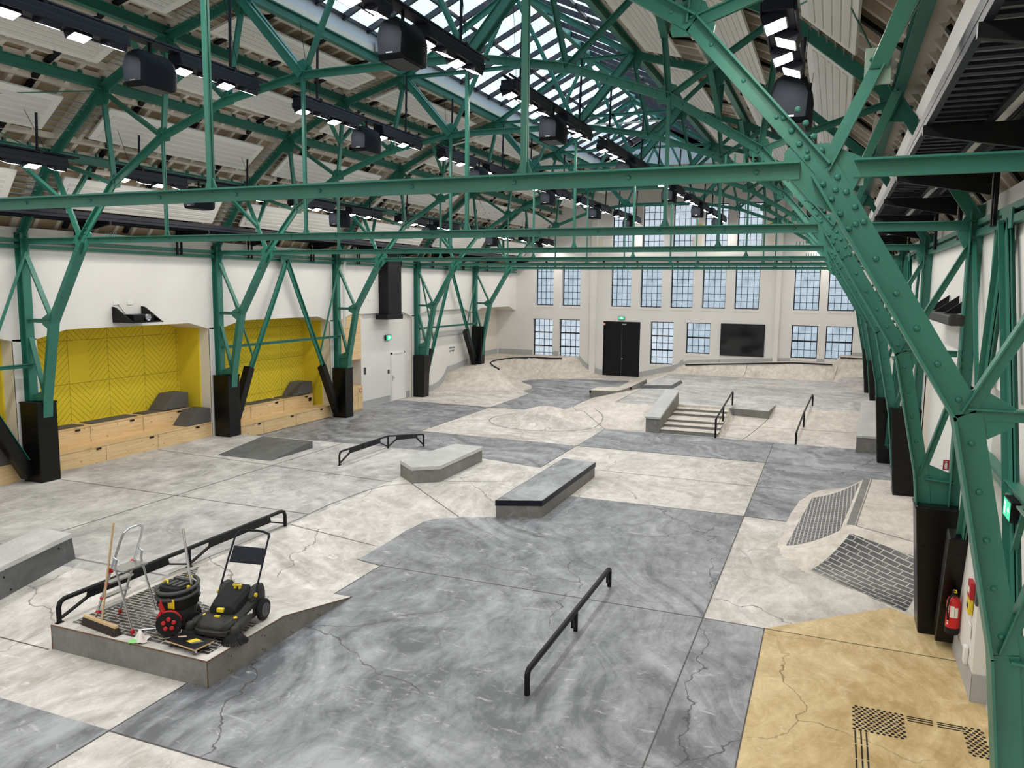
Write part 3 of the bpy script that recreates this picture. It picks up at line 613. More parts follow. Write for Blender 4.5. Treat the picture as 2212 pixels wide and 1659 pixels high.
# ================================================================== STEEL TRUSSES
def tee(w, h, t=.018):      # double-angle look: flange w across, stem h in plane
    g = .006
    return [(h/2,-w/2),(h/2,w/2),(h/2-t,w/2),(h/2-t,g+t),(-h/2,g+t),(-h/2,g),(h/2-t,g),(h/2-t,-g),(-h/2,-g),(-h/2,-g-t),(h/2-t,-g-t),(h/2-t,-w/2)]
BIG, MEDT, SML = tee(.24,.20,.02), tee(.16,.12,.014), tee(.12,.09,.012)
G0, KN, FT = (7.63,5.90), (8.71,4.10), (9.08,2.30)
LC = [(6.60,7.07),(5.185,7.95),(3.50,8.55),(1.70,8.87)]
PN = [(9.50,6.02),(8.42,7.66),(6.81,9.00),(4.98,9.87),(3.06,10.40),(0.0,12.22)]
def ext(a, b, k): d = (b-a).normalized(); return a, b
def truss(n, label):
    y = YT[n]
    r = thing('roof_truss', label, 'truss', (XC, y, 0), group='green roof trusses across the hall')
    def P(s, q, dy=0): return Vector((s*q[0], dy, q[1]))
    def part(name, mb, mat='green', smooth=False): return mb.build(name, M[mat], r, local=True, smooth=smooth)
    for s in (-1, 1):
        sd = (0, s, 0)
        m = MB()                                            # arched lower chord, gusset to crown
        for a, b in zip([G0]+LC, LC+[(0, 8.87)]): m.prof(*ext(P(s,a), P(s,b), .025), tee(.17,.13,.016), sd)
        for a, b in zip([G0]+LC, LC):
            for t in (.12,.35,.6,.85):
                c = P(s,a).lerp(P(s,b), t)
                for dy in (-.024, .024): m.dome(c+Vector((0,dy,0)), .018, (0,dy,0))
        part('lower_chord', m)
        m = MB()                                            # rafter
        for a, b in zip(PN[:4], PN[1:5]): m.prof(P(s,a), P(s,b), tee(.20,.16,.018), sd)
        m.prof(P(s,PN[4]), P(s,PN[5]), tee(.16,.14,.016), sd); part('rafter', m)
        m = MB()                                            # bent leg with rivets
        FB = (9.20, 1.15)
        for a, b in ((G0,KN),(KN,FT),(FT,FB)): m.prof(*ext(P(s,a), P(s,b), .045), BIG, sd)
        for a, b, k in ((G0,KN,7),(KN,FT,5)):
            for j in range(k):
                c = P(s,a).lerp(P(s,b), (j+.6)/k)
                for dy in (-.026, .026): m.dome(c+Vector((0,dy,0)), .026, (0,dy,0))
        dirn = (P(s,KN)-P(s,G0)).normalized()
        for j in range(8):
            c = P(s,G0)+dirn*(-.42+.13*j if j > 3 else -.5+.12*j)
            for dx in (-.05,.05): m.dome(c+Vector((0,-.03,0))+Vector((dx,0,dx*.5)), .026, (0,-1,0))
        part('leg', m)
        m = MB()                                            # wall post: pair of channels
        for dx in (-.10, .10): m.bar(P(s,(9.55,1.15))+Vector((dx,0,0)), P(s,(9.55,6.10))+Vector((dx,0,0)), .02, .20, (0,1,0))
        m.bar(P(s,(9.55,1.15)), P(s,(9.55,6.10)), .2, .02, (0,1,0))
        for z in (3.2, 3.9, 4.02, 4.14, 2.5, 2.2, 1.95, 5.5, 5.65):
            for dx in (-.06, .06): m.dome(P(s,(9.55,z))+Vector((dx,-.012,0)), .02, (0,-1,0))
        part('post', m)
        def plate(name, pts, th=.024): part(name, MB().prism([P(s,q,-th/2) for q in pts], (0,th,0)))
        plate('foot_plate', [(9.62,1.15),(9.18,1.15),(9.04,2.52),(9.62,2.30)])
        part('stiffener', MB().bar(P(s,(9.50,2.24)), P(s,(9.12,2.27)), .14, .02, (0,0,1)))
        plate('gusset_plate', [(7.34,6.04),(7.37,6.08),(7.64,6.10),(7.90,5.98),(7.78,5.62),(7.70,5.58),(7.55,5.66),(7.34,5.90)])
        plate('post_gusset', [(9.34,5.94),(9.46,6.16),(9.66,6.20),(9.72,5.80),(9.62,5.45),(9.46,5.45),(9.30,5.78)])
        plate('knee_gusset', [(8.63,4.22),(8.78,4.30),(9.02,4.16),(9.02,4.02),(8.86,3.92),(8.70,3.98)])
        for i, q in enumerate(LC):
            k = (.16, .18, .16, .24)[i]
            plate('gusset_plate', [(q[0]-k*1.1,q[1]-.03),(q[0]-k*.8,q[1]+.15),(q[0]-k*.1,q[1]+k*1.25),(q[0]+k*.6,q[1]+k),(q[0]+k*1.1,q[1]-.02),(q[0]+k,q[1]-.12),(q[0],q[1]-.09),(q[0]-k,q[1]-.08)])
        for q in PN[1:5]: plate('gusset_plate', [(q[0]-.24,q[1]+.10),(q[0]+.22,q[1]-.10),(q[0]+.16,q[1]-.30),(q[0]-.16,q[1]-.28)])
        W = [((9.48,5.65),KN,SML),((9.42,4.10),KN,SML),((9.46,3.70),FT,SML),(G0,PN[1],SML),(PN[1],LC[0],SML),(PN[2],LC[0],SML),(PN[2],LC[1],SML),(PN[3],LC[1],SML),(PN[3],LC[2],SML),(PN[4],LC[2],SML),(PN[5],LC[3],SML)]
        for a, b, pf in W: part('web_member', MB().prof(P(s,a), P(s,b), pf, sd))
        m = MB()                                            # heavy double strut under the lantern edge
        for dy in (-.10,.10): m.prof(P(s,PN[4],dy), P(s,LC[3],dy*.6), tee(.09,.17,.014), sd)
        part('lantern_strut', m)
        for q in (LC[1], LC[3]):
            m = MB(); 
            for dy in (-.02,.02): m.bar(P(s,q,dy), P(s,(q[0],5.93),dy), .055, .022, (0,1,0))
            m.prism([P(s,(q[0]-.09,5.94),-.01),P(s,(q[0]+.09,5.94),-.01),P(s,(q[0]+.03,6.08),-.01),P(s,(q[0]-.03,6.08),-.01)], (0,.02,0)); part('hanger', m)
        for t, q, pz in ((.45, G0, PN[1]),):                # branching struts up to the lowest purlin
            c = Vector(P(s,G0)).lerp(P(s,PN[1]), .42)
            part('gusset_plate', MB().box(c.x-.09, c.x+.09, -.012, .012, c.z-.14, c.z+.12), 'green_light')
            for dy in (-1, 1): part('knee_brace', MB().prof(c, P(s,(PN[1][0]-.05,PN[1][1]-.05))+Vector((0,dy*.95,0)), SML, (1,0,0)))
        c = P(s,PN[3]).lerp(P(s,LC[1]), .52)
        for dy in (-1, 1): part('knee_brace', MB().prof(c, P(s,(PN[3][0],PN[3][1]-.08))+Vector((0,dy*1.05,0)), SML, (1,0,0)))
        part('purlin_rod', MB().tube(P(s,PN[1]), P(s,PN[2])+Vector((0,-6.0 if n else -3,0)), .013, 6).tube(P(s,PN[2]), P(s,PN[1])+Vector((0,-6.0 if n else -3,0)), .013, 6)) if n in (0, 1, 5) else None
    m = MB()
    for a, b in ((-9.5,-7.84),(-7.46,7.46),(7.84,9.5)): m.prof((a,0,5.90), (b,0,5.90), tee(.20,.13,.016), (0,-1,0))
    for i in range(-7, 8):
        for dy in (-.024, .024): m.dome((i*1.02, dy, 5.90), .022, (0,dy,0))
    for c in (-6.9, 6.9):
        for j in range(5): m.tube((c+j*.07,0,5.93),(c+j*.07,0,6.05), .008, 5)
    part('tie_beam', m)
    part('lantern_tie', MB().prof((-3.06,0,10.40), (3.06,0,10.40), SML, (0,-1,0)))
    return r
TL = ['nearest green roof truss, its bent right leg filling the right foreground',
      'second green roof truss, its left leg at the near end of the first yellow niche',
      'third green roof truss, its left leg standing between the two yellow niches',
      'fourth green roof truss, its left leg beside the wooden cupboards',
      'fifth green roof truss, its left leg beside the partly hidden white door',
      'farthest green roof truss, its left leg standing on the corner quarter pipe']
for i in range(6): truss(i, TL[i])
# purlins and wall girders along the hall
IB = [(-.10,-.07),(-.085,-.07),(-.085,-.008),(.085,-.008),(.085,-.07),(.10,-.07),(.10,.07),(.085,.07),(.085,.008),(-.085,.008),(-.085,.07),(-.10,.07)]
PNM = ['lowest','second lowest','third lowest','uppermost']
for s, sn in ((-1,'left'),(1,'right')):
    for i, (u, z) in enumerate(PN[1:5]):
        x = side(u, s); m = MB().prof((x,YB,z+.12), (x,43.3,z+.12), IB, (1,0,0))
        y = YB+.25
        while y < 43.2: m.box(x-.03, x+.03, y, y+.06, z+.22, z+.30); y += .5635
        p = m.build('purlin', M['green'], loc=(x, 20, z)); tag(p, 'green purlin running along the %s roof slope, %s of its four' % (sn, PNM[i]), 'purlin', 'roof purlins')
    x = side(9.60, s)
    p = MB().prof((x,YB,5.93),(x,43.5,5.93), [(-.04,-.07),(.04,-.07),(.04,.05),(-.04,.05)], (1,0,0)).prof((x,YB,5.79),(x,43.5,5.79), [(-.045,-.08),(.045,-.08),(.045,.05),(-.045,.05)], (1,0,0)).build('wall_girder', M['green'], loc=(x,20,5.8))
    tag(p, 'twin green girder along the top of the %s wall' % sn, 'girder')
# wall bracing: sloping struts in every second bay
def brace_bay(s, ya, yb, zb0, zb1, label, ins=.35):
    x = side(9.40 if ins < .5 else 9.46, s); c = (ya+yb)/2
    r = thing('wall_bracing', label, 'bracing', (x, c, 3.0), group='wall bracing frames')
    pt = tee(.16,.14,.016)
    fa, fb = (x, ya+ins, zb0+.5), (x, yb-ins, zb1+.5)
    if ins > 1: x = 1.75; fa = (x,YT[0]+1.2,.6); fb = (x,11.68,1.75); c = 10.52
    for f in (fa, fb): MB().prof((x,c,5.78), f, pt, (1,0,0)).build('strut', M['green'], r)
    MB().prof((x+s*.0,ya,3.06),(x,yb,3.06), SML, (1,0,0)).build('rail', M['green'], r)
    MB().bar((x,c-.28,5.80),(x,c+.28,5.80), .02, .22, (0,0,1)).build('apex_plate', M['green'], r)
    for f, t in ((fa,ya),(fb,yb)):
        q = Vector(f).lerp(Vector((x,c,5.78)), .36)
        MB().bar((x,t,5.7), q, .05, .05).build('tie', M['green'], r)
    return r
fl = [tz(-17.0, y) for y in YT]
brace_bay(-1, YT[0], YT[1], .35, .35, 'green sloping wall bracing in the nearest bay of the left wall')
brace_bay(-1, YT[2], YT[3], .35, 0, 'green inverted V bracing in front of the second yellow niche')
brace_bay(-1, YT[4], YT[5], 0, .76, 'green inverted V bracing in front of the white wall panel with a grey band')
brace_bay(1, YT[0], YT[1], 0, 0, 'green wall bracing on the right wall above the fire extinguisher', 1.15)
brace_bay(1, YT[2], YT[3], .55, 0, 'green wall bracing in the middle bay of the right wall')
brace_bay(1, YT[4], YT[5], .55, .55, 'green wall bracing in the farthest bay of the right wall')
# pale green channel rail along the right wall
for (y0, y1, lb) in ((6.5,10.9,'pale green channel rail above the right hand exit sign'),(11.5,12.6,'short pale green channel rail beside the near right column')):
    m = MB().bar((1.76,y0,2.97),(1.76,y1,2.97), .12, .02).bar((1.815,y0,2.90),(1.815,y1,2.90), .02, .14).bar((1.76,y0,2.99),(1.76,y1,2.99), .02, .03)
    tag(m.build('wall_rail', M['green_light'], loc=(1.8,(y0+y1)/2,2.95)), lb, 'rail')
tag(MB().box(1.80, 1.86, 11.55, 11.62, 2.5, 5.8).build('wall_post', M['green'], loc=(1.83,11.6,2.5)), 'slim green post against the right wall behind the sloping strut', 'post')
tag(MB().box(1.70, 1.82, 24.2, 24.26, .02, 5.8).box(1.70, 1.82, 24.36, 24.42, .02, 5.8).build('wall_post', M['green'], loc=(1.76,24.3,.02)), 'green channel post beside the middle right columns', 'post')
# ================================================================== PADS
def pad(x0, x1, y, z0, h, s, label, taper=0.0):
    xi0, xi1 = (x1, x1) if s < 0 else (x0, x0)
    ins = taper
    if s < 0: b = [(x0,y-.27),(x1-ins,y-.27),(x1-ins,y+.24),(x0,y+.24)]; t = [(x0,y-.27),(x1,y-.27),(x1,y+.24),(x0,y+.24)]
    else: b = [(x0+ins,y-.27),(x1,y-.27),(x1,y+.24),(x0+ins,y+.24)]; t = [(x0,y-.27),(x1,y-.27),(x1,y+.24),(x0,y+.24)]
    r = thing('column_pad', label, 'pad', ((x0+x1)/2, y, z0), group='black vinyl column pads')
    MB().hexa([(a,c,z0+.003) for a, c in b]+[(a,c,z0+h) for a, c in t]).build('cover', M['blackpvc'], r, bevel=.02)
    m = MB()
    for (a, c) in (t[0], t[1]) if s < 0 else (t[1], t[0]): pass
    m.path([(a, c, z0+h-.02) for a, c in t], .016, 6, closed=True)
    m.build('piping', M['black'], r)
    return r
PL = ['first left column, beside the first wooden bench','second left column, between the two yellow niches','third left column, beside the wooden cupboards','fourth left column, beside the partly hidden white door','last left column, up on the corner quarter pipe']
for i in range(1, 6): pad(-17.36, -16.79, YT[i], fl[i], 1.88 if i < 5 else 1.95, -1, 'black pad on the foot of the '+PL[i-1], .06 if i > 3 else 0)
FR = {1: 0.0, 2: .56, 3: 0.0, 4: .55, 5: .55}
PR = ['nearest right column, beside the fire extinguisher','second right column, standing on the tiled bank','third right column, just behind the tiled bank','fourth right column, behind the sloping ledge','farthest right column, by the rear quarter pipe']
for i in range(1, 6): pad(1.25, 1.83, YT[i], FR[i], 1.9, 1, 'black pad on the foot of the '+PR[i-1], .14)
def brace_pad(x, y0, y1, z0, z1, label):
    tag(MB().bar((x,y0,z0),(x,y1,z1), .26, .24, (1,0,0)).build('brace_pad', M['blackpvc'], loc=(x,(y0+y1)/2,z0), bevel=.02), label, 'pad', 'black vinyl brace pads')
brace_pad(side(9.40,-1), 12.52, 11.55, .50, 2.3, 'slanting black pad leaning left from the first left column')
brace_pad(side(9.40,-1), 19.35, 20.15, .60, 2.35, 'slanting black pad leaning right from the second left column')
brace_pad(side(9.40,-1), 24.90, 24.0, .25, 2.05, 'slanting black pad leaning left from the third left column')
brace_pad(side(9.40,-1), 31.75, 32.3, .30, 2.1, 'slanting black pad behind the fourth left column')
brace_pad(side(9.40,-1), 37.3, 36.15, .95, 2.75, 'slanting black pad leaning left from the last left column')
brace_pad(1.69, 12.28, 11.72, .12, 1.78, 'slanting black pad behind the nearest right column')
# ================================================================== CABLE TRAYS UNDER THE EAVES
for s, sn in ((-1,'left'),(1,'right')):
    r = thing('cable_tray', 'dark perforated service tray under the %s eaves' % sn, 'tray', (side(8.9,s), 20, 6.5))
    for a, b in ((8.42,8.95),(9.12,9.5)):
        m = MB(); u0, u1 = sorted((side(a,s), side(b,s)))
        m.box(u0, u1, YB, 43.2, 6.50, 6.51, 0); m.box(u0, u0+.05, YB, 43.2, 6.44, 6.60, 1); m.box(u1-.05, u1, YB, 43.2, 6.44, 6.60, 1)
        y = YB
        while y < 43: m.box(u0+.05, u1-.05, y, y+.075, 6.475, 6.50, 1); y += .21
        m.build('deck', [M['galv'], M['navy']], r)
    m = MB(); u0, u1 = sorted((side(8.97,s), side(9.10,s)))
    y = YB
    while y < 43: m.box(u0, u1, y, y+2.2, 6.54, 6.56); y += 2.5
    m.build('white_trunking', M['whiteplate'], r)
    for i, y0 in enumerate(YC[:-1]):
        for dy in (1.45, 4.7):
            y = y0+dy; m = MB()
            m.prism([(side(8.40,s),y-.03,6.44),(side(8.40,s),y-.03,6.36),(side(9.45,s),y-.03,6.16),(side(9.45,s),y-.03,6.44)], (0,.06,0))
            b = m.build('bracket', M['black'], r)
            m = MB()
            for d in (-.10,.05): 
                xx = side(9.5,s)
                m.box(xx-.02, xx+.02, y+d, y+d+.055, 5.78, 6.62)
            m.build('bracket_channel', M['black'], b, local=False)
r = thing('cable_tray', 'thin dark cable tray across the end wall above the middle windows', 'tray', (-7.7, 43.45, 6.45))
MB().box(-17.2, 1.6, 43.40, 43.52, 6.42, 6.50).build('deck', M['navy'], r)
for x in (-15.5, -12.1, -10.2, -8.0, -6.9, -5.3, -2.9, -2.2, -.2):
    MB().prism([(x-.02,43.60,6.42),(x-.02,43.30,6.42),(x-.02,43.58,6.22),(x-.02,43.6,6.0)], (.04,0,0)).build('bracket', M['black'], r)
# ================================================================== LIGHT BARS AND LOUDSPEAKERS
def make_bar(purlin_dz):
    """one pendant bar, centred on its bay; local y along the hall, origin at the lamp line"""
    r = bpy.data.objects.new('light_bar', None); COL.objects.link(r)
    for a, b in ((-2.42,-.42),(.58,2.48)):
        m = MB().box(-.13, .13, a, b, .0, .17).box(-.15, -.13, a, b, -.02, .08).box(.13, .15, a, b, -.02, .08)
        m.build('housing', M['navy'], r, local=True, bevel=.008)
        for j in range(4):
            y = a+.20+j*(b-a-.40)/3; tilt = .32*(1 if j % 2 else -1)
            R = Matrix.Translation((0.035*(1 if j % 2 else -1), y, -.045)) @ Matrix.Rotation(tilt, 4, 'Y')
            h = MB().box(-.10, .10, -.15, .15, -.03, .06).xform(R).build('lamp_head', M['navy'], r, local=True)
            MB().quad((-.085,-.135,-.034),(-.085,.135,-.034),(.085,.135,-.034),(.085,-.135,-.034)).xform(R).build('lens', M['lens'], h, local=True)
    MB().tube((-.06,-2.5,.23),(-.06,2.78,.23), .028, 8).tube((.07,-2.5,.23),(.07,2.78,.23), .022, 8).box(-.09, .10, -2.3, 2.5, .17, .19).build('carrier_pipe', M['navy'], r, local=True)
    for y in (-1.75,1.9): MB().box(-.10, .10, y-.03, y+.03, .17, .27).build('clamp', M['black'], r, local=True)
    for y in (-1.75,1.9): MB().tube((-.02,y,.24),(-.02+.04,y,purlin_dz), .026, 8).build('drop_rod', M['navy'], r, local=True)
    for a, b in ((-2.0,-2.4),(2.1,1.6)): MB().tube((0,a,.24),(.08,b,purlin_dz), .005, 4).build('safety_wire', M['black'], r, local=True)
    return r
def make_speaker():
    r = bpy.data.objects.new('loudspeaker', None); COL.objects.link(r)
    prf = [(-.21,-.36),(.21,-.36),(.23,-.05),(.16,.12),(.06,.18),(-.06,.18),(-.16,.12),(-.23,-.05)]
    m = MB(); n = 8
    for y, k in ((-.36,.80),(-.27,1.0),(.27,1.0),(.36,.80)):
        m.v += [(px*k, y, -.09+(pz+.09)*k) for px, pz in prf]
    for i in range(3):
        for j in range(n): m.f.append((i*n+j, i*n+(j+1) % n, (i+1)*n+(j+1) % n, (i+1)*n+j)); m.m.append(0)
    m.f += [tuple(range(n))[::-1], tuple(range(24, 32))]; m.m += [0, 0]
    m.build('cabinet', M['charcoal'], r, local=True, smooth=40)
    MB().box(-.16, .16, -.27, .27, -.368, -.355).build('grille', M['black'], r, local=True)
    MB().box(-.05, .05, -.362, -.357, -.30, -.285).build('badge', M['alu'], r, local=True)
    MB().tube((0,0,.15),(0,0,.42), .025, 8).box(-.05, .05, -.28, .28, .14, .16).build('yoke', M['black'], r, local=True)
    return r
ROWS = [(-15.05,7.36,1,'nearest the left wall'),(-10.10,8.50,3,'left of the glass roof'),(-5.60,8.47,3,'right of the glass roof'),(-.58,7.32,1,'nearest the right wall')]
protos = {}; sp0 = None
for rx, rz_, pi_, rn in ROWS:
    zt = {1: 8.2, 3: 9.95}[pi_]
    for i in range(-2, 6):
        y = YT[0]+6.198*i+3.10 if i < 5 else 40.65
        key = pi_
        if key not in protos:
            protos[key] = make_bar(zt+.15-rz_); index_kids(protos[key]); b = protos[key]
        else: b = copy_tree(protos[key])
        b.location = (rx, y, rz_)
        tag(b, 'pendant light bar, row %s, %s in view from the front' % (rn, ORD[i]) if i >= 0 else 'pendant light bar, row %s, out of view %s' % (rn, 'above the viewer' if i == -1 else 'behind the viewer'), 'light', 'pendant light bars in four rows')
        if sp0 is None: sp0 = make_speaker(); index_kids(sp0); q = sp0
        else: q = copy_tree(sp0)
        q.location = (rx, y+.08, rz_-.15)
        tag(q, 'black loudspeaker, light row %s, %s in view from the front' % (rn, ORD[i]) if i >= 0 else 'black loudspeaker, light row %s, out of view %s' % (rn, 'above the viewer' if i == -1 else 'behind the viewer'), 'loudspeaker', 'loudspeakers under the light bars')
# ================================================================== CEILING PANELS
SLOT = [(9.05,8.62,0),(7.83,7.12,1),(6.14,5.40,2),(4.32,3.50,3)]
SN = ['lowest','second lowest','third lowest','uppermost']
for si, (u0, u1, i) in enumerate(SLOT):
    for s, sn in ((-1,'left'),(1,'right')):

        (ua, za), (ub, zb) = PN[i], PN[i+1]
        zz = lambda u: za+(zb-za)*(u-ua)/(ub-ua)
        # build in mirrored local space
        r = bpy.data.objects.new('ceiling_panel', None); COL.objects.link(r)
        dx, dz = s*(u1-u0), zz(u1)-zz(u0); L = math.hypot(dx, dz); tx, tq = dx/L, dz/L; nx, nz = tq, -tx
        if nz > 0: nx, nz = -nx, -nz
        h = L/2; Y = 2.53
        def Q(t, d, y): return (t*tx+d*nx, y, t*tq+d*nz)
        MB().hexa([Q(-h,-.05,-Y),Q(h,-.05,-Y),Q(h,-.05,Y),Q(-h,-.05,Y),Q(-h,0,-Y),Q(h,0,-Y),Q(h,0,Y),Q(-h,0,Y)]).build('sheet', M['panel'], r, local=True)
        m = MB()
        for k in range(5):
            t0 = -h+.10+k*(2*h-.2)/5; t1 = t0+(2*h-.2)/5*.66
            m.hexa([Q(t0,0,-Y+.18),Q(t1,0,-Y+.18),Q(t1,0,Y-.18),Q(t0,0,Y-.18),Q(t0,.014,-Y+.18),Q(t1,.014,-Y+.18),Q(t1,.014,Y-.18),Q(t0,.014,Y-.18)])
        m.build('raised_strips', M['panel_lo'], r, local=True)
        for e in (-1, 1):
            m = MB()
            for k in range(6):
                t = -h+.08+k*(2*h-.16)/5; m.tube(Q(t,-.06,e*Y), Q(t,-.06,e*(Y+.56)), .014, 6)
            m.build('heating_pipes', M['galv'], r, local=True)
        index_kids(r)
        for j in range(-1, 6):
            y = (YT[j] if j >= 0 else YT[0]-6.198)+3.0
            q = r if j == -1 else copy_tree(r)
            q.location = (side((u0+u1)/2, s), y, zz((u0+u1)/2))
            tag(q, 'white ceiling panel, %s roof slope, %s of four strips, %s from the front' % (sn, SN[si], ORD[j+1]), 'ceiling panel', 'white ceiling panels between the trusses')
# pipes running up the roof beside the third truss
for dx, lb in ((.25,'bundle of thin white conduits climbing the left roof slope by the fourth truss'),):
    m = MB()
    for k in range(3):
        y = YT[3]+.30+k*.06
        m.path([(side(9.45,-1),y,3.4),(side(9.45,-1),y,5.6),(side(9.3,-1),y,6.2),(side(8.3,-1),y,7.72),(side(6.7,-1),y,9.0),(side(4.9,-1),y,9.85),(side(3.0,-1),y,10.2),(side(3.0,1),y,10.2)], .018, 6)
    tag(m.build('conduit', M['whiteplate'], loc=(-12,YT[3]+.35,3.4)), lb, 'conduit')
fl_ = thing('floodlight', 'small grey floodlight clamped to the left edge of the glass roof', 'light', (-10.72, 17.6, 10.8))
MB().box(-10.75, -10.55, 17.45, 17.85, 10.62, 10.92).build('housing', M['alu'], fl_, bevel=.02)
MB().box(-10.545, -10.535, 17.5, 17.8, 10.66, 10.88).build('lens', plain('floodlight_glass', (.5,.55,.6), .1), fl_)
# ================================================================== BLACK DUCT, PROJECTOR, SIGNS ON THE WALLS
r = thing('air_duct', 'black square duct hanging down the left wall between the cupboards and the white door', 'duct', (-17.15, 28.9, 3.6))
MB().box(-17.41, -16.95, 28.35, 29.42, 3.75, 6.6).build('shaft', M['black'], r, bevel=.01)
MB().box(-17.41, -16.88, 28.12, 29.42, 3.58, 3.78).build('outlet', M['black'], r, bevel=.01)
r = thing('projector', 'black projector on an open shelf bracket above the first yellow niche', 'projector', (-17.1, 15.9, 3.95))
for y in (15.28, 16.22):
    MB().prism([(-17.41,y,3.98),(-16.72,y,3.98),(-17.30,y,4.34),(-17.41,y,4.36)], (0,.04,0)).build('side_bracket', M['black'], r)
MB().box(-17.41, -16.70, 15.28, 16.28, 3.95, 3.98).build('shelf', M['black'], r)
b = MB().box(-17.3, -16.85, 15.45, 16.12, 3.98, 4.16).build('body', M['black'], r, bevel=.015)
MB().lathe([(.095,0),(.095,.05),(.075,.06),(.075,.02)], (-16.85,15.88,4.07), (1,0,0), 20).build('lens_ring', M['chrome'], r)
MB().path([(-17.39,15.45,4.42),(-17.33,15.5,4.30),(-17.3,15.6,4.16)], .008, 5).build('cable', M['black'], r)
for y in (15.42, 15.86): tag(MB().box(-17.42, -17.40, y-.08, y+.08, 4.40, 4.49).build('wall_socket', M['whiteplate'], loc=(-17.41,y,4.4)), 'white wall socket above the projector, the %s of two' % ('nearer' if y < 15.6 else 'farther'), 'socket', 'sockets above the projector')
def exit_sign(label, loc, rz, w, h, arrow=False):
    r = thing('exit_sign', label, 'exit sign', loc, rz, group='green exit signs')     # face towards local -y
    MB().box(-w/2, w/2, -.06, .02, -h/2, h/2).build('case', M['black'], r, local=True, bevel=.004)
    e = .012
    MB().quad((-w/2+e,-.0615,-h/2+e),(w/2-e,-.0615,-h/2+e),(w/2-e,-.0615,h/2-e),(-w/2+e,-.0615,h/2-e)).build('lit_panel', M['exitg'], r, local=True)
    m = MB(); y = -.063; k = h
    def poly(p): m.add([(a*k, y, b*k) for a, b in p], [tuple(range(len(p)))])
    poly([(-.20,-.36),(.16,-.36),(.16,.36),(-.20,.36)]) if not arrow else poly([(-.62,-.3),(-.30,-.3),(-.30,.3),(-.62,.3)])
    ax = .38 if not arrow else .32
    poly([(ax-.16,-.07),(ax+.04,-.07),(ax+.04,-.2),(ax+.26,0),(ax+.04,.2),(ax+.04,.07),(ax-.16,.07)])
    m.build('pictogram', M['exitw'], r, local=True)
    m = MB(); y = -.0645; c0 = -.02 if not arrow else -.46                      # running figure
    m.add([(k*(c0+.05*math.cos(a*PI/4)), y, k*(.24+.05*math.sin(a*PI/4))) for a in range(8)], [tuple(range(8))])
    poly([(c0-.05,.16),(c0+.05,.17),(c0+.03,-.06),(c0-.05,-.06)]); poly([(c0-.05,-.04),(c0+.03,-.04),(c0-.10,-.30),(c0-.16,-.28)]); poly([(c0-.03,-.04),(c0+.04,-.04),(c0+.12,-.18),(c0+.06,-.2)]); poly([(c0-.04,.16),(c0-.02,.10),(c0+.13,.04),(c0+.14,.08)]); poly([(c0-.05,.16),(c0-.16,.02),(c0-.12,.0),(c0-.02,.12)])
    m.build('running_figure', M['exitg'], r, local=True)
exit_sign('green lit exit sign above the black double door', (-11.03, YE-.04, 3.275), 0, .36, .17)
exit_sign('green lit exit sign on the left wall right of the black duct', (-17.50, 29.2, 2.78), PI/2, .45, .22)
exit_sign('green lit exit sign in a black case on the near right wall, with an arrow', (1.72, 8.77, 2.90), -PI/2, .34, .20, True)
def fire_sign(label, loc, rz, w=.2, two=True):
    r = thing('fire_sign', label, 'sign', loc, rz); h = w
    MB().box(-w/2, w/2, -.006, 0, -h/2, h/2).build('plate', M['signred'], r, local=True)
    m = MB(); y = -.008; k = h
    def poly(p): m.add([(a*k, y, b*k) for a, b in p], [tuple(range(len(p)))])
    if two:
        poly([(-.36,-.38),(-.12,-.38),(-.12,.12),(-.16,.2),(-.32,.2),(-.36,.12)]); poly([(-.28,.2),(-.20,.2),(-.20,.3),(-.28,.3)]); poly([(-.38,.36),(-.14,.40),(-.14,.32),(-.38,.28)])
        for dx in (.12, .24, .36): poly([(dx-.10,-.36),(dx+.02,-.38),(dx+.09,-.05),(dx+.03,.10),(dx+.06,.26),(dx-.06,.05),(dx-.04,-.16)])
    else:
        poly([(-.35,-.35),(-.05,-.35),(-.05,.3),(-.35,.3)]); poly([(.08,-.35),(.34,-.35),(.34,-.05),(.08,-.05)]); poly([(.08,.05),(.34,.05),(.34,.34),(.08,.34)])
    m.build('symbols', M['signwhite'], r, local=True)
fire_sign('red and white fire extinguisher sign on the right wall seen through the steel leg', (1.76, 13.6, 2.333), 0, .16)
fire_sign('small red fire sign on the upper wooden cupboard', (-17.44, 26.28, 2.28), PI/2, .2, False)
fire_sign('small red fire sign on the lower wooden cupboard', (-17.38, 26.9, .80), PI/2, .14, False)
fire_sign('small red fire sign at the top left corner of the black double door', (-12.02, YE+.015, 2.92), 0, .15, False)
for tx, x in (('74/1',-12.26),('73/1',-6.91),('72/1',-3.19)):
    r = thing('number_plate', 'yellow number plate %s high on the end wall, %s' % (tx, {'74/1':'left of the top windows','73/1':'between top windows','72/1':'right of the top windows'}[tx]), 'sign', (x, YE-.002, 8.17 if x < -12 else 8.29))
    MB().box(-.14, .14, -.012, 0, -.09, .09).build('plate', M['yel'], r, local=True)
    text_mesh(tx, .135, M['black'], 'number', r, Matrix.Translation((0,-.014,0)) @ Matrix.Rotation(PI/2, 4, 'X'))
for x, z, lb in ((-12.4,7.30,'pale wall hatch left of the top row of windows'),(-7.0,7.35,'pale wall hatch between the third and fourth top windows'),(-3.2,7.30,'pale wall hatch right of the top row of windows')):
    tag(MB().box(x-.25, x+.25, YE-.03, YE, z-.35, z+.35).build('wall_hatch', M['cream'], loc=(x,YE,z-.35), bevel=.006), lb, 'hatch')
r = thing('wall_screen', 'wide black glass screen on the end wall showing reflections', 'screen', (-4.45, YE-.03, 1.42))
MB().box(-5.58, -3.325, YE-.05, YE-.005, 1.415, 3.125).build('bezel', M['black'], r)
MB().box(-5.55, -3.355, YE-.056, YE-.05, 1.445, 3.095).build('glass', M['screen'], r)
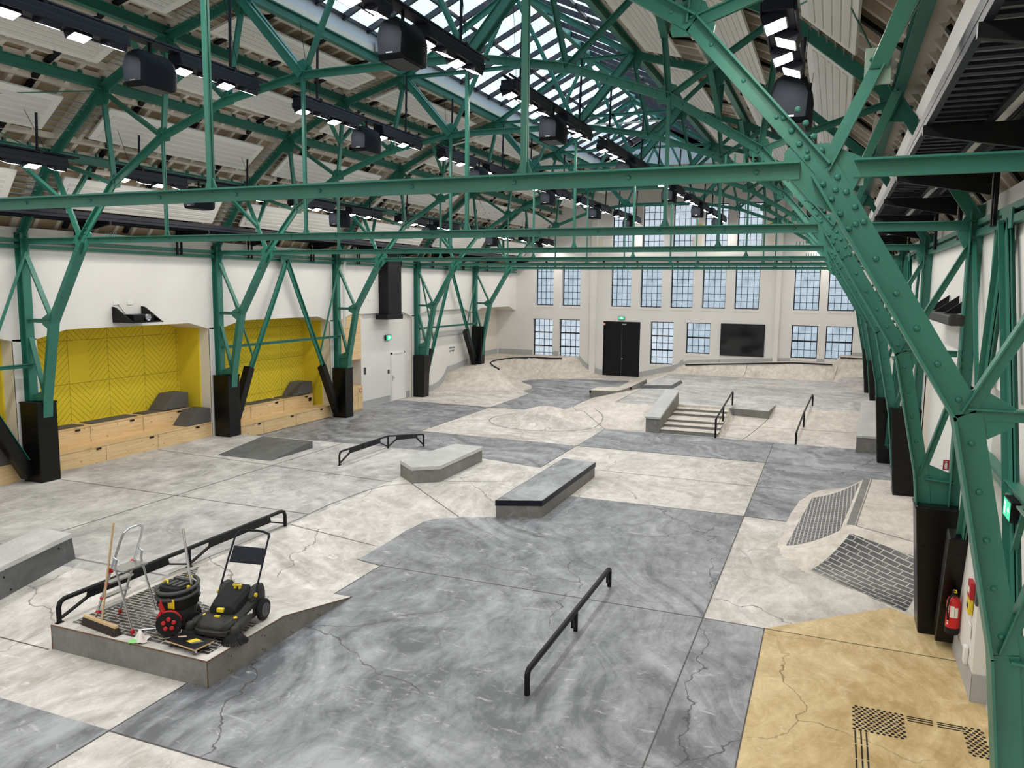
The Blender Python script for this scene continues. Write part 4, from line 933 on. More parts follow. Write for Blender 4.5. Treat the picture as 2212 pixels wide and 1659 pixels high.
r = thing('speaker_shelf', 'long black bar unit on three wedge brackets on the right wall', 'wall unit', (1.72, 14.3, 4.5))
MB().box(1.50, 1.70, 12.7, 16.2, 4.50, 4.66).build('bar', M['anthracite'], r, bevel=.03)
for y in (13.3, 14.5, 15.7): MB().prism([(1.84,y,4.66),(1.50,y,4.66),(1.84,y,4.92)], (0,.05,0)).build('bracket', M['black'], r)
# lettering on the white wall panel (two short lines)
r = thing('wall_lettering', 'two short lines of small black lettering on the white wall panel', 'lettering', (-17.595, 35.54, 1.82))
rl = random.Random(3)
for z0, mt in ((1.855,'black'),(1.70,'greyplastic')):
    m = MB(); y = 35.24
    while y < 35.82:                                          # letter strokes too small to read
        for dz, h in ((0,.10),(.04,.02),(.08,.02)):
            if rl.random() < .75: m.box(-17.597, -17.593, y, y+(.018 if h > .05 else .05), z0+dz, z0+dz+h)
        y += .068
    m.build('text_line', M[mt], r)
# switches and sockets
def plate(name, x, y0, y1, z0, z1, mat, label, group=None, sgn=1):
    tag(MB().box(min(x,x+.02*sgn), max(x,x+.02*sgn), y0, y1, z0, z1).build(name, M[mat], loc=(x,(y0+y1)/2,z0), bevel=.004), label, 'switch', group)
plate('intercom', -17.56, 27.40, 27.54, 1.37, 1.65, 'greyplastic', 'dark intercom plate on the white wall right of the wooden cupboards')
plate('light_switch', -17.56, 29.26, 29.40, 1.22, 1.39, 'greyplastic', 'dark switch plate left of the first white door')
plate('light_switch', -17.60, 33.14, 33.28, 1.24, 1.44, 'greyplastic', 'dark switch plate right of the partly hidden white door')
plate('wall_socket', -17.60, 33.3, 33.6, .32, .40, 'whiteplate', 'white socket strip low on the wall right of the partly hidden white door')
plate('wall_socket', -18.1, 26.3, 26.62, 1.15, 1.24, 'whiteplate', 'white socket strip above the lower wooden cupboard')
for y in (29.9, 30.35): pass
tag(MB().box(-17.42,-17.40,27.55,27.7,4.36,4.46).build('wall_socket', M['whiteplate'], loc=(-17.41,27.6,4.4)), 'white wall socket high left of the black duct, the nearer of two', 'socket')
tag(MB().box(-17.42,-17.40,27.9,28.05,4.36,4.46).build('wall_socket', M['whiteplate'], loc=(-17.41,28,4.4)), 'white wall socket high left of the black duct, the farther of two', 'socket')
X = 1.795
r = thing('fire_alarm', 'dark red manual fire alarm box on the right wall', 'alarm', (X, 11.92, 1.0)); MB().box(X-.05, X, 11.82, 12.02, .90, 1.12).build('box', M['signred'], r, bevel=.01); MB().box(X-.053, X-.05, 11.88, 11.98, .97, 1.04).build('button', M['signwhite'], r)
r = thing('alarm_box', 'yellow alarm box under the dark red one on the right wall', 'alarm', (X, 11.90, .72)); MB().box(X-.05, X, 11.82, 12.00, .60, .82).build('box', M['yel'], r, bevel=.01); MB().box(X-.054, X-.05, 11.87, 11.97, .67, .73).build('button', M['black'], r)
tag(MB().box(X-.03, X, 11.52, 11.63, .74, .98).build('key_switch', M['greyplastic'], loc=(X,11.57,.74), bevel=.005), 'narrow dark switch plate beside the yellow alarm box', 'switch')
tag(MB().box(X-.015, X, 11.74, 11.90, .22, .40).build('wall_socket', M['whiteplate'], loc=(X,11.82,.22), bevel=.004), 'white socket pair on the right wall below the alarm boxes', 'socket')
tag(MB().box(X-.05, X, 11.5, 11.62, -.0+.08, .30).build('junction_box', M['whiteplate'], loc=(X,11.56,.08), bevel=.01), 'white junction box just above the grey base band on the right', 'box')
r = thing('fire_extinguisher', 'red fire extinguisher hanging on the wall beside the nearest right column pad', 'fire extinguisher', (1.71, 12.06, .20))
MB().lathe([(.04,.02),(.083,.03),(.085,.05),(.085,.43),(.07,.485),(.03,.515),(.028,.54)], (1.71,12.06,.20), (0,0,1), 20, 0).build('cylinder', M['redext'], r, smooth=40)
MB().lathe([(.084,.0),(.088,.01),(.088,.08),(.0865,.09)], (1.71,12.06,.20), (0,0,1), 20).build('base_ring', M['rubber'], r, smooth=40)
MB().box(1.68, 1.74, 12.01, 12.11, .73, .79).bar((1.71,12.02,.79),(1.68,11.93,.83), .03, .015).bar((1.71,12.02,.76),(1.68,11.92,.77), .03, .015).build('valve', M['black'], r)
MB().box(1.692, 1.728, 11.98, 12.05, .785, .81).build('safety_tag', M['yel'], r)
MB().path([(1.68,12.01,.75),(1.64,11.97,.70),(1.625,11.98,.55),(1.645,11.99,.40)], .012, 6).build('hose', M['rubber'], r)
m = MB()
for (a0, a1, z0, z1) in ((-2.15,-1.55,.44,.60),(-1.50,-.98,.44,.58)):
    for i in range(4):
        t0 = a0+(a1-a0)*i/4; t1 = a0+(a1-a0)*(i+1)/4; q = lambda t, z: (1.71+.0865*math.cos(t), 12.06+.0865*math.sin(t), z)
        m.quad(q(t0,z0), q(t1,z0), q(t1,z1), q(t0,z1))
m.build('label', M['signwhite'], r)
m = MB()
for j in range(7):
    t0 = -2.55; z0 = .33+j*.04; q = lambda t, z: (1.71+.0868*math.cos(t), 12.06+.0868*math.sin(t), z)
    m.quad(q(t0,z0), q(t0+.22,z0+.004), q(t0+.22,z0+.030), q(t0,z0+.034))
m.build('lettering', M['signwhite'], r)

for nm, dv in (('fire_extinguisher',(-.005,-.34,.21)),('fire_alarm',(0,-.97,.30)),('alarm_box',(0,-.95,.40)),('key_switch',(0,-.97,.50)),('junction_box',(0,-.58,.26))):
    bpy.data.objects[nm].location = bpy.data.objects[nm].location+Vector(dv)
for o in list(COL.objects):
    if o.get('label') == 'white socket pair on the right wall below the alarm boxes': o.location = o.location+Vector((0,-.88,.48))
# ================================================================== BENCHES AND CUPBOARDS
def bench(y0, y1, z0, label, wedges):
    r = thing('wooden_bench', label, 'bench', (-17.9, (y0+y1)/2, z0), group='two step wooden benches in the niches')
    lo, up = z0+.44, z0+.90
    MB().box(-18.0, -17.46, y0, y1, z0, lo-.03).build('lower_step', M['wood'], r)
    MB().box(-18.0, -17.44, y0, y1, lo-.03, lo).build('lower_seat', M['wood'], r)
    MB().box(-18.62, -18.0, y0+.05, y1-.35, z0, up-.03).build('upper_step', M['wood'], r)
    MB().box(-18.62, -17.985, y0+.05, y1-.35, up-.03, up).build('upper_seat', M['wood'], r)
    n = 3; L = (y1-y0-.4)/n
    for i in range(n):
        a = y0+.05+i*L
        MB().box(-18.52, -18.07, a+.12, a+L-.12, up, up+.025).build('seat_pad', M['cushion'], r, bevel=.008)
        for x, zz, yy in ((-17.982, up-.10, a+L-.45),(-17.442, lo-.10, a+L-.30)):
            MB().box(x-.01, x+.004, yy, yy+.14, zz, zz+.045).build('grip_slot', M['black'], r)
        for x, zl, zh in ((-17.982, z0+.46, up-.02),(-17.458, z0+.01, lo-.04)):
            if i: MB().box(x-.004, x+.002, a-.003, a+.003, zl, zh).build('panel_joint', M['rust'], r)
    MB().box(-17.99, -17.978, y1-.62, y1-.46, up-.26, up-.13).build('socket_outlet', M['black'], r)
    return r
def wedge(y, x, z, name_label):
    m = MB().prism([(x-.30,y-.98,z),(x-.30,y,z),(x-.30,y,z+.44),(x-.30,y-.55,z+.44)], (.60,0,0))
    tag(m.build('foam_wedge', M['cushion'], loc=(x,y-.4,z), bevel=.01), name_label, 'cushion', 'dark grey foam wedges on the benches')
BN = ['two step pine bench in the nearest niche, cut by the left edge of the photo','two step pine bench in the first full yellow niche','two step pine bench in the second yellow niche behind the V bracing']
for i in range(3):
    y0, y1 = YC[2+i]+.32, YC[3+i]-.30; z0 = .35 if i < 2 else 0.0
    if i == 2:
        bench(y0, y1, 0.02, BN[i], 0)
        wedge(y1-.40, -18.28, .95, 'dark foam wedge on the upper step of the second yellow niche')
        continue
    bench(y0, y1, z0, BN[i], 0)
    wedge(y1-.35, -18.28, z0+.93, 'foam wedge on the upper bench step, %s' % ('right end of first full yellow niche' if i else 'niche at the left photo edge'))
    wedge(y1-.02, -17.75, z0+.44, 'foam wedge on the lower bench step, %s' % ('right end of first full yellow niche' if i else 'niche at the left photo edge'))
r = thing('wall_cupboard', 'tall pine wall cupboard hung high beside the third left column', 'cupboard', (-17.75, 26.4, 2.02))
MB().box(-18.1, -17.47, 25.55, 27.08, 2.02, 3.86).build('body', M['wood'], r)
for a, b, c, d in ((25.57,26.02,2.04,3.1),(25.57,26.02,3.12,3.8),(26.04,27.06,2.04,3.8)): MB().box(-17.47, -17.45, a, b, c, d).build('cupboard_door', M['wood'], r)
r = thing('floor_cupboard', 'low pine cupboard on the floor beside the third left column', 'cupboard', (-17.75, 26.4, 0))
MB().box(-18.1, -17.42, 25.55, 27.08, 0, .98).build('body', M['wood'], r)
for a, b in ((25.57,26.70),(26.72,27.06)):
    d = MB().box(-17.42, -17.40, a, b, .04, .94).build('cupboard_door', M['wood'], r)
    if b < 27: MB().box(-17.402, -17.396, a+.5, a+.64, .89, .93).build('grip_slot', M['black'], d)
# ================================================================== SKATE OBSTACLES
# raised pad in the left foreground with a ramped end
def pad_top(X, Y):
    X = np.asarray(X, float); Y = np.asarray(Y, float)
    yc = np.interp(X, [-9.66,-9.4,-9.1,-8.6,-7.95,-7.3,-6.95], [10.0,9.75,9.3,8.9,8.68,8.70,8.72])
    return np.maximum(terrain(X, Y)+.001, .35*np.clip(1-(Y-yc)/np.maximum(10.42-yc, .3), 0, 1))
x0, x1, y0, y1 = -9.66, -6.95, 7.23, 10.42
r = thing('concrete_platform', 'low concrete platform with dark brick top in the left foreground, carrying the cleaning tools', 'platform', (-8.3, 8.6, 0))
m = MB(); xs = np.linspace(x0, x1, 28); ys = np.linspace(y0, y1, 33)
grid_mesh(xs, ys, pad_top, m, 0); m.build('top_slab', M['light'], r, smooth=35)
m = MB()
def skirt(pts):
    for a, b in zip(pts, pts[1:]):
        za, zb = float(pad_top(*a)), float(pad_top(*b))
        m.quad((a[0],a[1],-.02),(b[0],b[1],-.02),(b[0],b[1],zb),(a[0],a[1],za))
skirt([(x, y0) for x in xs]); skirt([(x1, y) for y in ys]); skirt([(x0, y) for y in ys])
m.build('side_wall', M['cast'], r)
m = MB(); e = .012
m.bar((x0,y0,.348),(x1,y0,.348), e, e)
for a, b in zip(ys, ys[1:]): m.bar((x1,a,float(pad_top(x1,a))),(x1,b,float(pad_top(x1,b))), e, e)
m.bar((x1,y0,0),(x1,y0,.35), e, e, (0,1,0)); m.bar((x0,y0,0),(x0,y0,.35), e, e, (0,1,0)); m.build('steel_edge', M['rust'], r)
MB().add([(x, y, .3525) for x, y in [(-9.48,7.40),(-7.08,7.37),(-7.11,8.40),(-7.5,8.48),(-7.95,8.52),(-8.3,8.60),(-8.6,8.76),(-8.9,9.0),(-9.15,9.28),(-9.4,9.64),(-9.5,9.80)]], [tuple(range(11))]).build('brick_inlay', M['brick'], r)
m = MB()
for y in (7.6, 8.25, 8.85, 9.5):
    for z in (.07, .27):
        if z < float(pad_top(x1, y))-.03:
            m.dome((x1, y, z), .014, (1,0,0)); m.dome((x1, y+.05, z-.03), .014, (1,0,0))
m.build('bolt_heads', M['rust'], r)
def rail_tube(pts, r=.032, n=10): return MB().path(pts, r, n)
def flat_rail(name_label, x, posts, zs, zt, post_w=.03):
    """rail with a hanging web plate and corner braces; posts: y of the feet"""
    r = thing('grind_rail', name_label, 'rail', (x, sum(posts)/len(posts), min(zs)))
    ya, yb = posts[0], posts[-1]; c = .10
    top = [(x,ya,zs[0]),(x,ya,zt[0]-c),(x,ya+.03,zt[0]-.03),(x,ya+c,zt[0])]+[(x,y,z) for y, z in zip(posts[1:-1], zt[1:-1])]+[(x,yb-c,zt[-1]),(x,yb-.03,zt[-1]-.03),(x,yb,zt[-1]-c),(x,yb,zs[-1])]
    MB().path(top, post_w, 10).build('rail_tube', M['black'], r, smooth=40)
    for y, z0, z1 in list(zip(posts, zs, zt))[1:-1]: MB().tube((x,y,z0),(x,y,z1), post_w*.95, 8).build('post', M['black'], r)
    for i in range(len(posts)-1):
        a, b = posts[i], posts[i+1]; L = b-a; za, zb = zt[i], zt[i+1]; g = min(.46, L*.28)
        p = Vector((x,a+g,za+(zb-za)*g/L)); q = Vector((x,b-g,zb-(zb-za)*g/L)); d = Vector((0,0,-.125))
        MB().prism([p,q,q+d+Vector((0,.03,0)),p+d-Vector((0,.03,0))], (.022,0,0)).build('web_plate', M['black'], r)
        MB().bar(p+d*.9,(x,a+.03,zs[i]+.06), .022, .05, (1,0,0)).bar(q+d*.9,(x,b-.03,zs[i+1]+.06), .022, .05, (1,0,0)).build('brace', M['black'], r)
        MB().box(x-.03, x+.03, a-.05, a+.05, zs[i]-.01, zs[i]+.012).build('base_plate', M['black'], r)
    return r
flat_rail('long low black rail with hanging plates beside the brick topped platform', -9.62, [7.32, 9.70, 12.17], [.35,.35,.35], [.665,.665,.665], .034)
flat_rail('kinked black rail on the pale upper slab left of the granite block', -11.65, [16.98, 19.40, 21.54], [.35,.34,0.0], [.70,.70,.40], .026)
r = thing('grind_rail', 'low round black rail alone on the dark concrete in the foreground', 'rail', (-3.25, 10.6, 0))
MB().path([(-3.25,8.64,0),(-3.25,8.64,.24),(-3.25,8.66,.29),(-3.25,8.72,.315),(-3.25,12.42,.33),(-3.25,12.48,.31),(-3.25,12.5,.26),(-3.25,12.5,0)], .036, 10).build('rail_tube', M['black'], r, smooth=40)
MB().tube((-3.25,10.62,0),(-3.25,10.62,.32), .034, 8).build('post', M['black'], r)
MB().bar((-3.25,10.45,.13),(-3.25,10.62,.13), .03, .03).bar((-3.25,10.45,.13),(-3.25,10.45,.30), .03, .03).bar((-3.25,12.35,.13),(-3.25,12.5,.13), .03, .03).bar((-3.25,12.35,.13),(-3.25,12.35,.3), .03, .03).bar((-3.25,8.78,.29),(-3.25,12.4,.30), .03, .05).build('brace', M['black'], r)
r = thing('grind_rail', 'sloping black handrail standing on the concrete stairs', 'rail', (-3.46, 28.6, 0))
MB().path([(-3.47,26.84,0),(-3.47,26.84,.64),(-3.465,26.95,.68),(-3.43,31.0,1.07),(-3.43,31.08,1.04),(-3.43,31.08,.55)], .03, 8).build('rail_tube', M['black'], r)
MB().tube((-3.45,28.55,.30),(-3.45,28.55,.82), .028, 8).build('post', M['black'], r)
MB().tube((-3.43,30.55,.83),(-3.43,31.08,.80), .018, 6).tube((-3.465,26.9,.3),(-3.45,28.5,.62), .008, 5).build('brace', M['black'], r)
r = thing('grind_rail', 'sloping black handrail alone on the wide pale bank', 'rail', (-.78, 29.3, 0))
MB().path([(-.925,26.86,0),(-.925,26.86,.36),(-.92,26.98,.40),(-.776,29.2,.755),(-.60,31.95,1.0),(-.585,32.15,.97),(-.58,32.2,.92),(-.58,32.2,.55)], .03, 8).build('rail_tube', M['black'], r)
MB().tube((-.776,29.2,.2),(-.776,29.2,.74), .028, 8).build('post', M['black'], r)
# ledges
def slab(poly, z0, z1): return MB().prism([(x, y, z0) for x, y in poly], (0,0,z1-z0))
r = thing('grind_ledge', 'long low ledge with dark top and black steel edge, mid park', 'ledge', (-6.1, 17.7, 0))
P_ = [(-6.57,15.41),(-5.65,15.79),(-5.65,19.9),(-6.57,20.05)]
slab(P_, -.02, .27).build('base', M['cast'], r)
slab([(-6.585,15.395),(-5.635,15.775),(-5.635,19.915),(-6.585,20.065)], .27, .385).build('steel_edge', M['navy'], r)
slab([(-6.57,15.41),(-5.65,15.79),(-5.65,19.9),(-6.57,20.05)], .384, .389).build('top_slab', M['plat'] if False else M['dark'], r)
r = thing('granite_block', 'granite topped concrete block with a cut corner on the pale upper slab', 'ledge', (-8.9, 17.5, .2))
P_ = [(-9.64,16.62),(-9.01,16.06),(-8.48,16.49),(-8.48,18.92),(-9.30,18.98)]
slab(P_, 0.0, .66).build('base', M['cast'], r)
slab([(-9.655,16.62),(-9.01,16.045),(-8.465,16.48),(-8.465,18.935),(-9.31,18.995)], .66, .75).build('granite_top', M['granite'], r, bevel=.006)
r = thing('sloping_ledge', 'grey granite topped ledge cut by the left edge of the photo', 'ledge', (-12.0, 8, 0))
MB().prism([(-12.42,9.25,.34),(-12.42,9.2,.73),(-12.42,7.95,.56),(-12.42,5.5,.24),(-12.42,5.0,-.05),(-12.42,7.2,-.05)], (.75,0,0)).build('base', M['steelgrey'], r)
MB().prism([(-12.43,9.21,.73),(-12.43,9.20,.805),(-12.43,7.95,.635),(-12.43,5.5,.315),(-12.43,5.5,.24),(-12.43,7.95,.56)], (.77,0,0)).build('granite_top', M['granite'], r)
m = MB()
for y, z in ((8.95,.62),(8.0,.45),(7.0,.33),(8.1,.22)): m.dome((-11.668,y,z), .018, (1,0,0))
m.build('bolt_heads', M['black'], r)
tag(MB().hexa([(-15.35,16.64,.352),(-13.59,16.64,.352),(-13.59,18.5,.352),(-15.35,18.5,.352),(-15.35,16.66,.355),(-13.59,16.66,.355),(-13.59,18.5,.55),(-15.35,18.5,.55)]).build('kicker_ramp', M['steelgrey'], loc=(-14.5,17.6,.35)), 'thin grey wedge shaped kicker ramp on the pale slab in front of the benches', 'ramp')
r = thing('hubba_ledge', 'sloping granite capped ledge on the left side of the stairs', 'ledge', (-5.6, 28.6, 0))
MB().prism([(-5.86,26.95,0),(-5.86,26.95,.50),(-5.86,30.42,1.03),(-5.86,30.5,.45)], (.49,0,0)).build('base', M['cast'], r)
MB().prism([(-5.875,26.90,.495),(-5.875,26.89,.56),(-5.875,30.42,1.10),(-5.875,30.44,1.03)], (.52,0,0)).build('granite_top', M['granite'], r)
r = thing('concrete_stairs', 'six pale concrete steps in the centre of the park', 'stairs', (-4.4, 28.7, 0))
ST = [(27.0,.135),(27.62,.225),(28.22,.305),(29.2,.39),(29.8,.475),(30.36,.553)]
m = MB(); m2 = MB()
for i, (y, z) in enumerate(ST):
    yn = ST[i+1][0] if i < 5 else 30.6
    m.box(-5.40, -3.42, y+.015, 30.6, (ST[i-1][1] if i else -.02), z-.004); m2.box(-5.40, -3.41, y, yn+.02, z-.004, z)
m.build('risers', M['cast'], r); m2.build('treads', M['bank'], r)
tag(MB().prism([(-3.41,30.17,.0),(-2.02,30.02,.0),(-1.88,31.8,.0),(-3.41,31.8,.0)], (0,0,.554)).build('drop_ledge', M['cast'], loc=(-2.7,31,0)), 'straight concrete drop ledge right of the stairs', 'ledge')
MB().add([(-3.41,30.18,.557),(-2.03,30.03,.557),(-1.89,31.8,.557),(-3.41,31.8,.557)], [(0,1,2,3)]).build('top_face', M['plat'], bpy.data.objects['drop_ledge'])
r = thing('sloping_ledge', 'sloping granite topped ledge against the right hand column pads', 'ledge', (1.3, 28.5, 0))
MB().hexa([(.85,26.38,-.02),(1.62,26.34,-.02),(1.80,30.6,.3),(1.09,30.6,.3),(.85,26.38,.46),(1.62,26.34,.46),(1.80,30.6,1.02),(1.09,30.6,1.02)]).build('base', M['cast'], r)
MB().hexa([(.835,26.36,.46),(1.64,26.32,.46),(1.81,30.62,1.02),(1.075,30.62,1.02),(.835,26.36,.53),(1.64,26.32,.53),(1.81,30.62,1.09),(1.075,30.62,1.09)]).build('granite_top', M['granite'], r)
r = thing('curved_ledge', 'low concrete ledge that curves up the bank in front of the black doors', 'ledge', (-9.1, 35.4, 0))
CT = [(-10.18,.30),(-9.6,.302),(-9.15,.312),(-8.89,.335),(-8.6,.43),(-8.28,.56),(-7.887,.772)]; CB = [(-7.86,.50),(-8.28,.38),(-8.89,.17),(-9.4,.02),(-9.55,-.02),(-10.18,-.02)]
MB().prism([(x, 34.70, z) for x, z in CT+CB], (0,1.5,0)).build('body', M['cast'], r)
m = MB()
for (a, za), (b, zb) in zip(CT, CT[1:]): m.quad((a,34.72,za+.003),(b,34.72,zb+.003),(b,36.2,zb+.003),(a,36.2,za+.003))
m.build('top_face', M['bank'], r)
MB().box(-10.19, -10.11, 34.69, 34.72, .18, .305).prism([(-8.30,34.69,.44),(-8.22,34.69,.47),(-8.22,34.69,.58),(-8.30,34.69,.55)], (0,.02,0)).build('steel_edge', M['black'], r)
r = thing('manual_pad', 'flat grey slab with sloping dark edges on the raised back deck', 'platform', (-7.1, 36, .55))
a = [(-7.76,34.45),(-6.45,35.02),(-6.42,37.35),(-7.72,37.95)]; b = [(-7.69,34.53),(-6.53,35.06),(-6.50,37.27),(-7.66,37.83)]
MB().hexa([(x,y,.552) for x, y in a]+[(x,y,.69) for x, y in b]).build('body', M['steelgrey'], r)
MB().add([(x,y,.692) for x, y in b], [(0,1,2,3)]).build('top_face', M['plat'], r)
# copings
tag(MB().path([(-7.15,42.1,.96),(-5.6,42.16,1.06),(-4.2,42.2,1.14),(-3.0,42.24,1.22),(-1.8,42.3,1.285),(-.9,42.28,1.292),(.05,42.22,1.29)], .035, 8).build('coping', M['navy'], loc=(-4,42.2,1.1), smooth=40), 'dark steel coping along the rear quarter pipe', 'coping')
tag(MB().path([(.40,41.88,1.675),(1.0,41.8,1.68),(1.8,41.72,1.68)], .03, 8).build('coping', M['navy'], loc=(1,41.8,1.67)), 'short dark coping on the raised right end of the rear quarter pipe', 'coping')
CP = [(-15.15,35.98),(-15.5,36.5),(-16.1,37.2),(-16.7,38.3),(-16.95,39.6),(-16.75,40.9),(-16.1,41.75),(-15.3,42.1),(-14.6,42.05),(-13.95,42.35)]
cps = []
for i in range(len(CP)-1):
    for t in range(4):
        p0 = CP[max(i-1,0)]; p1 = CP[i]; p2 = CP[i+1]; p3 = CP[min(i+2,len(CP)-1)]; u = t/4
        f = lambda a,b,c,d: .5*((2*b)+(-a+c)*u+(2*a-5*b+4*c-d)*u*u+(-a+3*b-3*c+d)*u**3)
        x, y = f(p0[0],p1[0],p2[0],p3[0]), f(p0[1],p1[1],p2[1],p3[1]); cps.append((x, y, float(np.interp(y, [35.5,37.5,43.6], [.76,.95,.98]))+.015))
tag(MB().path(cps[3:], .035, 8).build('coping', M['navy'], loc=(-16,39,.9), smooth=40), 'curved dark coping round the corner pocket at the back left', 'coping')
# ---- tiled banked corner on the right
DK = [(1.95,14.85),(1.53,15.15),(.47,15.85),(.9,20.2),(1.95,20.25)]
def bank_z(X, Y):
    X = np.asarray(X, float); Y = np.asarray(Y, float)
    dd = sdist(X, Y, DK); ring = TOE_R+[(3.5,21.65),(3.5,13.05)]
    out = sdist(X, Y, ring); d2 = np.full(X.shape, 1e9)
    for (ax, ay), (bx, by) in zip(TOE_R, TOE_R[1:]):
        ex, ey = bx-ax, by-ay; t = np.clip(((X-ax)*ex+(Y-ay)*ey)/(ex*ex+ey*ey), 0, 1); d2 = np.minimum(d2, np.hypot(X-ax-t*ex, Y-ay-t*ey))
    s = np.where(out > 0, 0, d2/(d2+dd+1e-6)); s = np.where((dd <= 0), 1, s)
    return np.where(out > 0, -.03, .56*s**1.75+.002)
r = thing('tiled_bank', 'pale concrete corner bank with two dark brick faces on the right', 'bank', (.6, 17.3, 0))
m = MB(); grid_mesh(np.linspace(-.95, 1.86, 48), np.linspace(12.95, 21.75, 100), bank_z, m, 0)
for k, f in enumerate(m.f):
    c = [m.v[i] for i in f]; x = sum(v[0] for v in c)/4; y = sum(v[1] for v in c)/4
m.build('concrete_body', M['bank'], r, smooth=25)
def patch(name, q, mat, nu=16, nv=30, lift=.006):
    U, V = np.meshgrid(np.linspace(0, 1, nu), np.linspace(0, 1, nv))
    X = (1-U)*(1-V)*q[0][0]+U*(1-V)*q[1][0]+U*V*q[2][0]+(1-U)*V*q[3][0]; Y = (1-U)*(1-V)*q[0][1]+U*(1-V)*q[1][1]+U*V*q[2][1]+(1-U)*V*q[3][1]
    Z = bank_z(X, Y)+lift; mm = MB(); mm.v = list(zip(X.ravel().tolist(), Y.ravel().tolist(), Z.ravel().tolist()))
    for j in range(nv-1):
        for i in range(nu-1): a = j*nu+i; mm.f.append((a,a+1,a+nu+1,a+nu)); mm.m.append(0)
    return mm.build(name, mat, r, smooth=True)
patch('brick_face', [(-.62,15.92),(.33,15.92),(.78,20.05),(-.24,19.95)], M['brick_y'])
patch('brick_face', [(-.14,14.66),(1.28,13.32),(1.74,14.72),(.50,15.68)], bricks('dark_pavers_skew', (.035,.036,.039), (.46,.44,.41), .30, .105, -.756, gap=.09))
m = MB()
for a, b in (((.60,15.95),(1.03,20.1)),((.60,15.95),(1.8,15.15))): m.bar((a[0],a[1],.566),(b[0],b[1],.566), .018, .004)
for a, b, w in (((.53,15.98),(.95,20.15),.14),): m.bar((a[0]-.02,a[1],.5645),(b[0]-.02,b[1],.5645), w, .003)
m.build('coping_joint', M['cast'], r)
# ---- tactile paving in the yellow field
def studs(x0, x1, y0, y1, label):
    m = MB(); j = 0; y = y1
    while y >= y0:
        x = x0+(.0 if j % 2 else .031)
        while x <= x1: m.lathe([(.020,0),(.018,.005)], (x,y,LIFT), (0,0,1), 8); x += .062
        y -= .0275*1.0+.022; j += 1
    tag(m.build('tactile_studs', M['rubber'], loc=((x0+x1)/2,(y0+y1)/2,LIFT)), label, 'tactile paving')
studs(.475, 1.03, 9.395, 9.945, 'square field of black tactile studs on the yellow floor, the left one')
studs(1.64, 1.84, 9.33, 9.93, 'square field of black tactile studs on the yellow floor, the right one by the column')
def bars(segs, label):
    m = MB()
    for x0, x1, y0, y1 in segs: m.box(x0, x1, y0, y1, LIFT, LIFT+.005)
    tag(m.build('guide_strips', M['rubber'], loc=(segs[0][0],segs[0][2],LIFT)), label, 'tactile paving')
bars([(1.055,1.325,y,y+.014) for y in (9.925,9.88,9.825)], 'group of three black guide strips right after the left stud field')
bars([(1.37,1.635,y,y+.014) for y in (9.92,9.875,9.82)], 'group of three black guide strips just before the right stud field')
bars([(x,x+.016,9.09,9.365) for x in (.475,.535,.592)], 'group of three black guide strips below the left stud field')
bars([(x,x+.016,8.79,9.06) for x in (.475,.535,.592)], 'group of three black guide strips second below the left stud field')
bars([(x,x+.016,8.45,8.76) for x in (.475,.535,.592)], 'group of three black guide strips at the bottom edge of the photo')
# ================================================================== CLEANING TOOLS ON THE PLATFORM
ZP = .353
# broom
r = thing('push_broom', 'wide push broom with a wooden handle leaning against the step ladder', 'broom', (-8.90, 7.38, ZP))
A_, B_ = Vector((-9.27,7.44,ZP)), Vector((-8.56,7.33,ZP)); dv = (B_-A_).normalized(); nv = Vector((-dv.y,dv.x,0))
MB().hexa([A_+nv*.03+Vector((0,0,.10)),B_+nv*.03+Vector((0,0,.10)),B_-nv*.03+Vector((0,0,.10)),A_-nv*.03+Vector((0,0,.10)),A_+nv*.025+Vector((0,0,.135)),B_+nv*.025+Vector((0,0,.135)),B_-nv*.025+Vector((0,0,.135)),A_-nv*.025+Vector((0,0,.135))]).build('head', M['pale_wood'], r, bevel=.006)
MB().hexa([A_-dv*.02+nv*.055,B_+dv*.02+nv*.055,B_+dv*.02-nv*.055,A_-dv*.02-nv*.055,A_+nv*.03+Vector((0,0,.10)),B_+nv*.03+Vector((0,0,.10)),B_-nv*.03+Vector((0,0,.10)),A_-nv*.03+Vector((0,0,.10))]).build('bristles', M['brownhair'], r)
MB().tube((-8.90,7.385,ZP+.10),(-8.715,7.50,1.83), .014, 8).build('handle', M['pale_wood'], r, smooth=40)
# step ladder
r = thing('step_ladder', 'aluminium step ladder with red joints standing on the brick top', 'ladder', (-8.8, 7.67, ZP))
F0 = {7.46: ((-9.13, ZP), (-8.60, 1.62)), 7.89: ((-9.13, ZP), (-8.60, 1.62))}
def fx(z): return -9.13+(z-ZP)*(.53/1.27)
def fy(z, e): return (7.46+.05*(z-ZP)/1.4) if e < 0 else (7.89-.04*(z-ZP)/1.4)
MB().path([(fx(ZP),fy(ZP,-1),ZP+.03),(fx(1.60),fy(1.6,-1),1.60),(fx(1.70),fy(1.7,-1)+.02,1.70),(fx(1.745),fy(1.7,-1)+.09,1.745),(fx(1.745),fy(1.7,1)-.09,1.745),(fx(1.70),fy(1.7,1)-.02,1.70),(fx(1.60),fy(1.6,1),1.60),(fx(ZP),fy(ZP,1),ZP+.03)], .017, 8).build('front_frame', M['alu'], r, smooth=40)
for e in (-1, 1):
    z1 = 1.36; y1_ = fy(z1, e)+(.03*e)
    MB().path([(fx(z1),y1_,z1),(fx(z1)+.05,y1_,z1-.03),(-8.72+.03,y1_,1.22),(-8.43,7.46 if e < 0 else 7.90,ZP+.03)], .014, 8).build('rear_leg', M['alu'], r, smooth=40)
for e in (-1, 1):
    for xx in (fx(ZP), -8.43):
        yy = (7.46 if e < 0 else 7.89); MB().lathe([(.024,0),(.026,.05),(.018,.06)], (xx,yy,ZP), (0,0,1), 10).build('foot', M['red'], r)
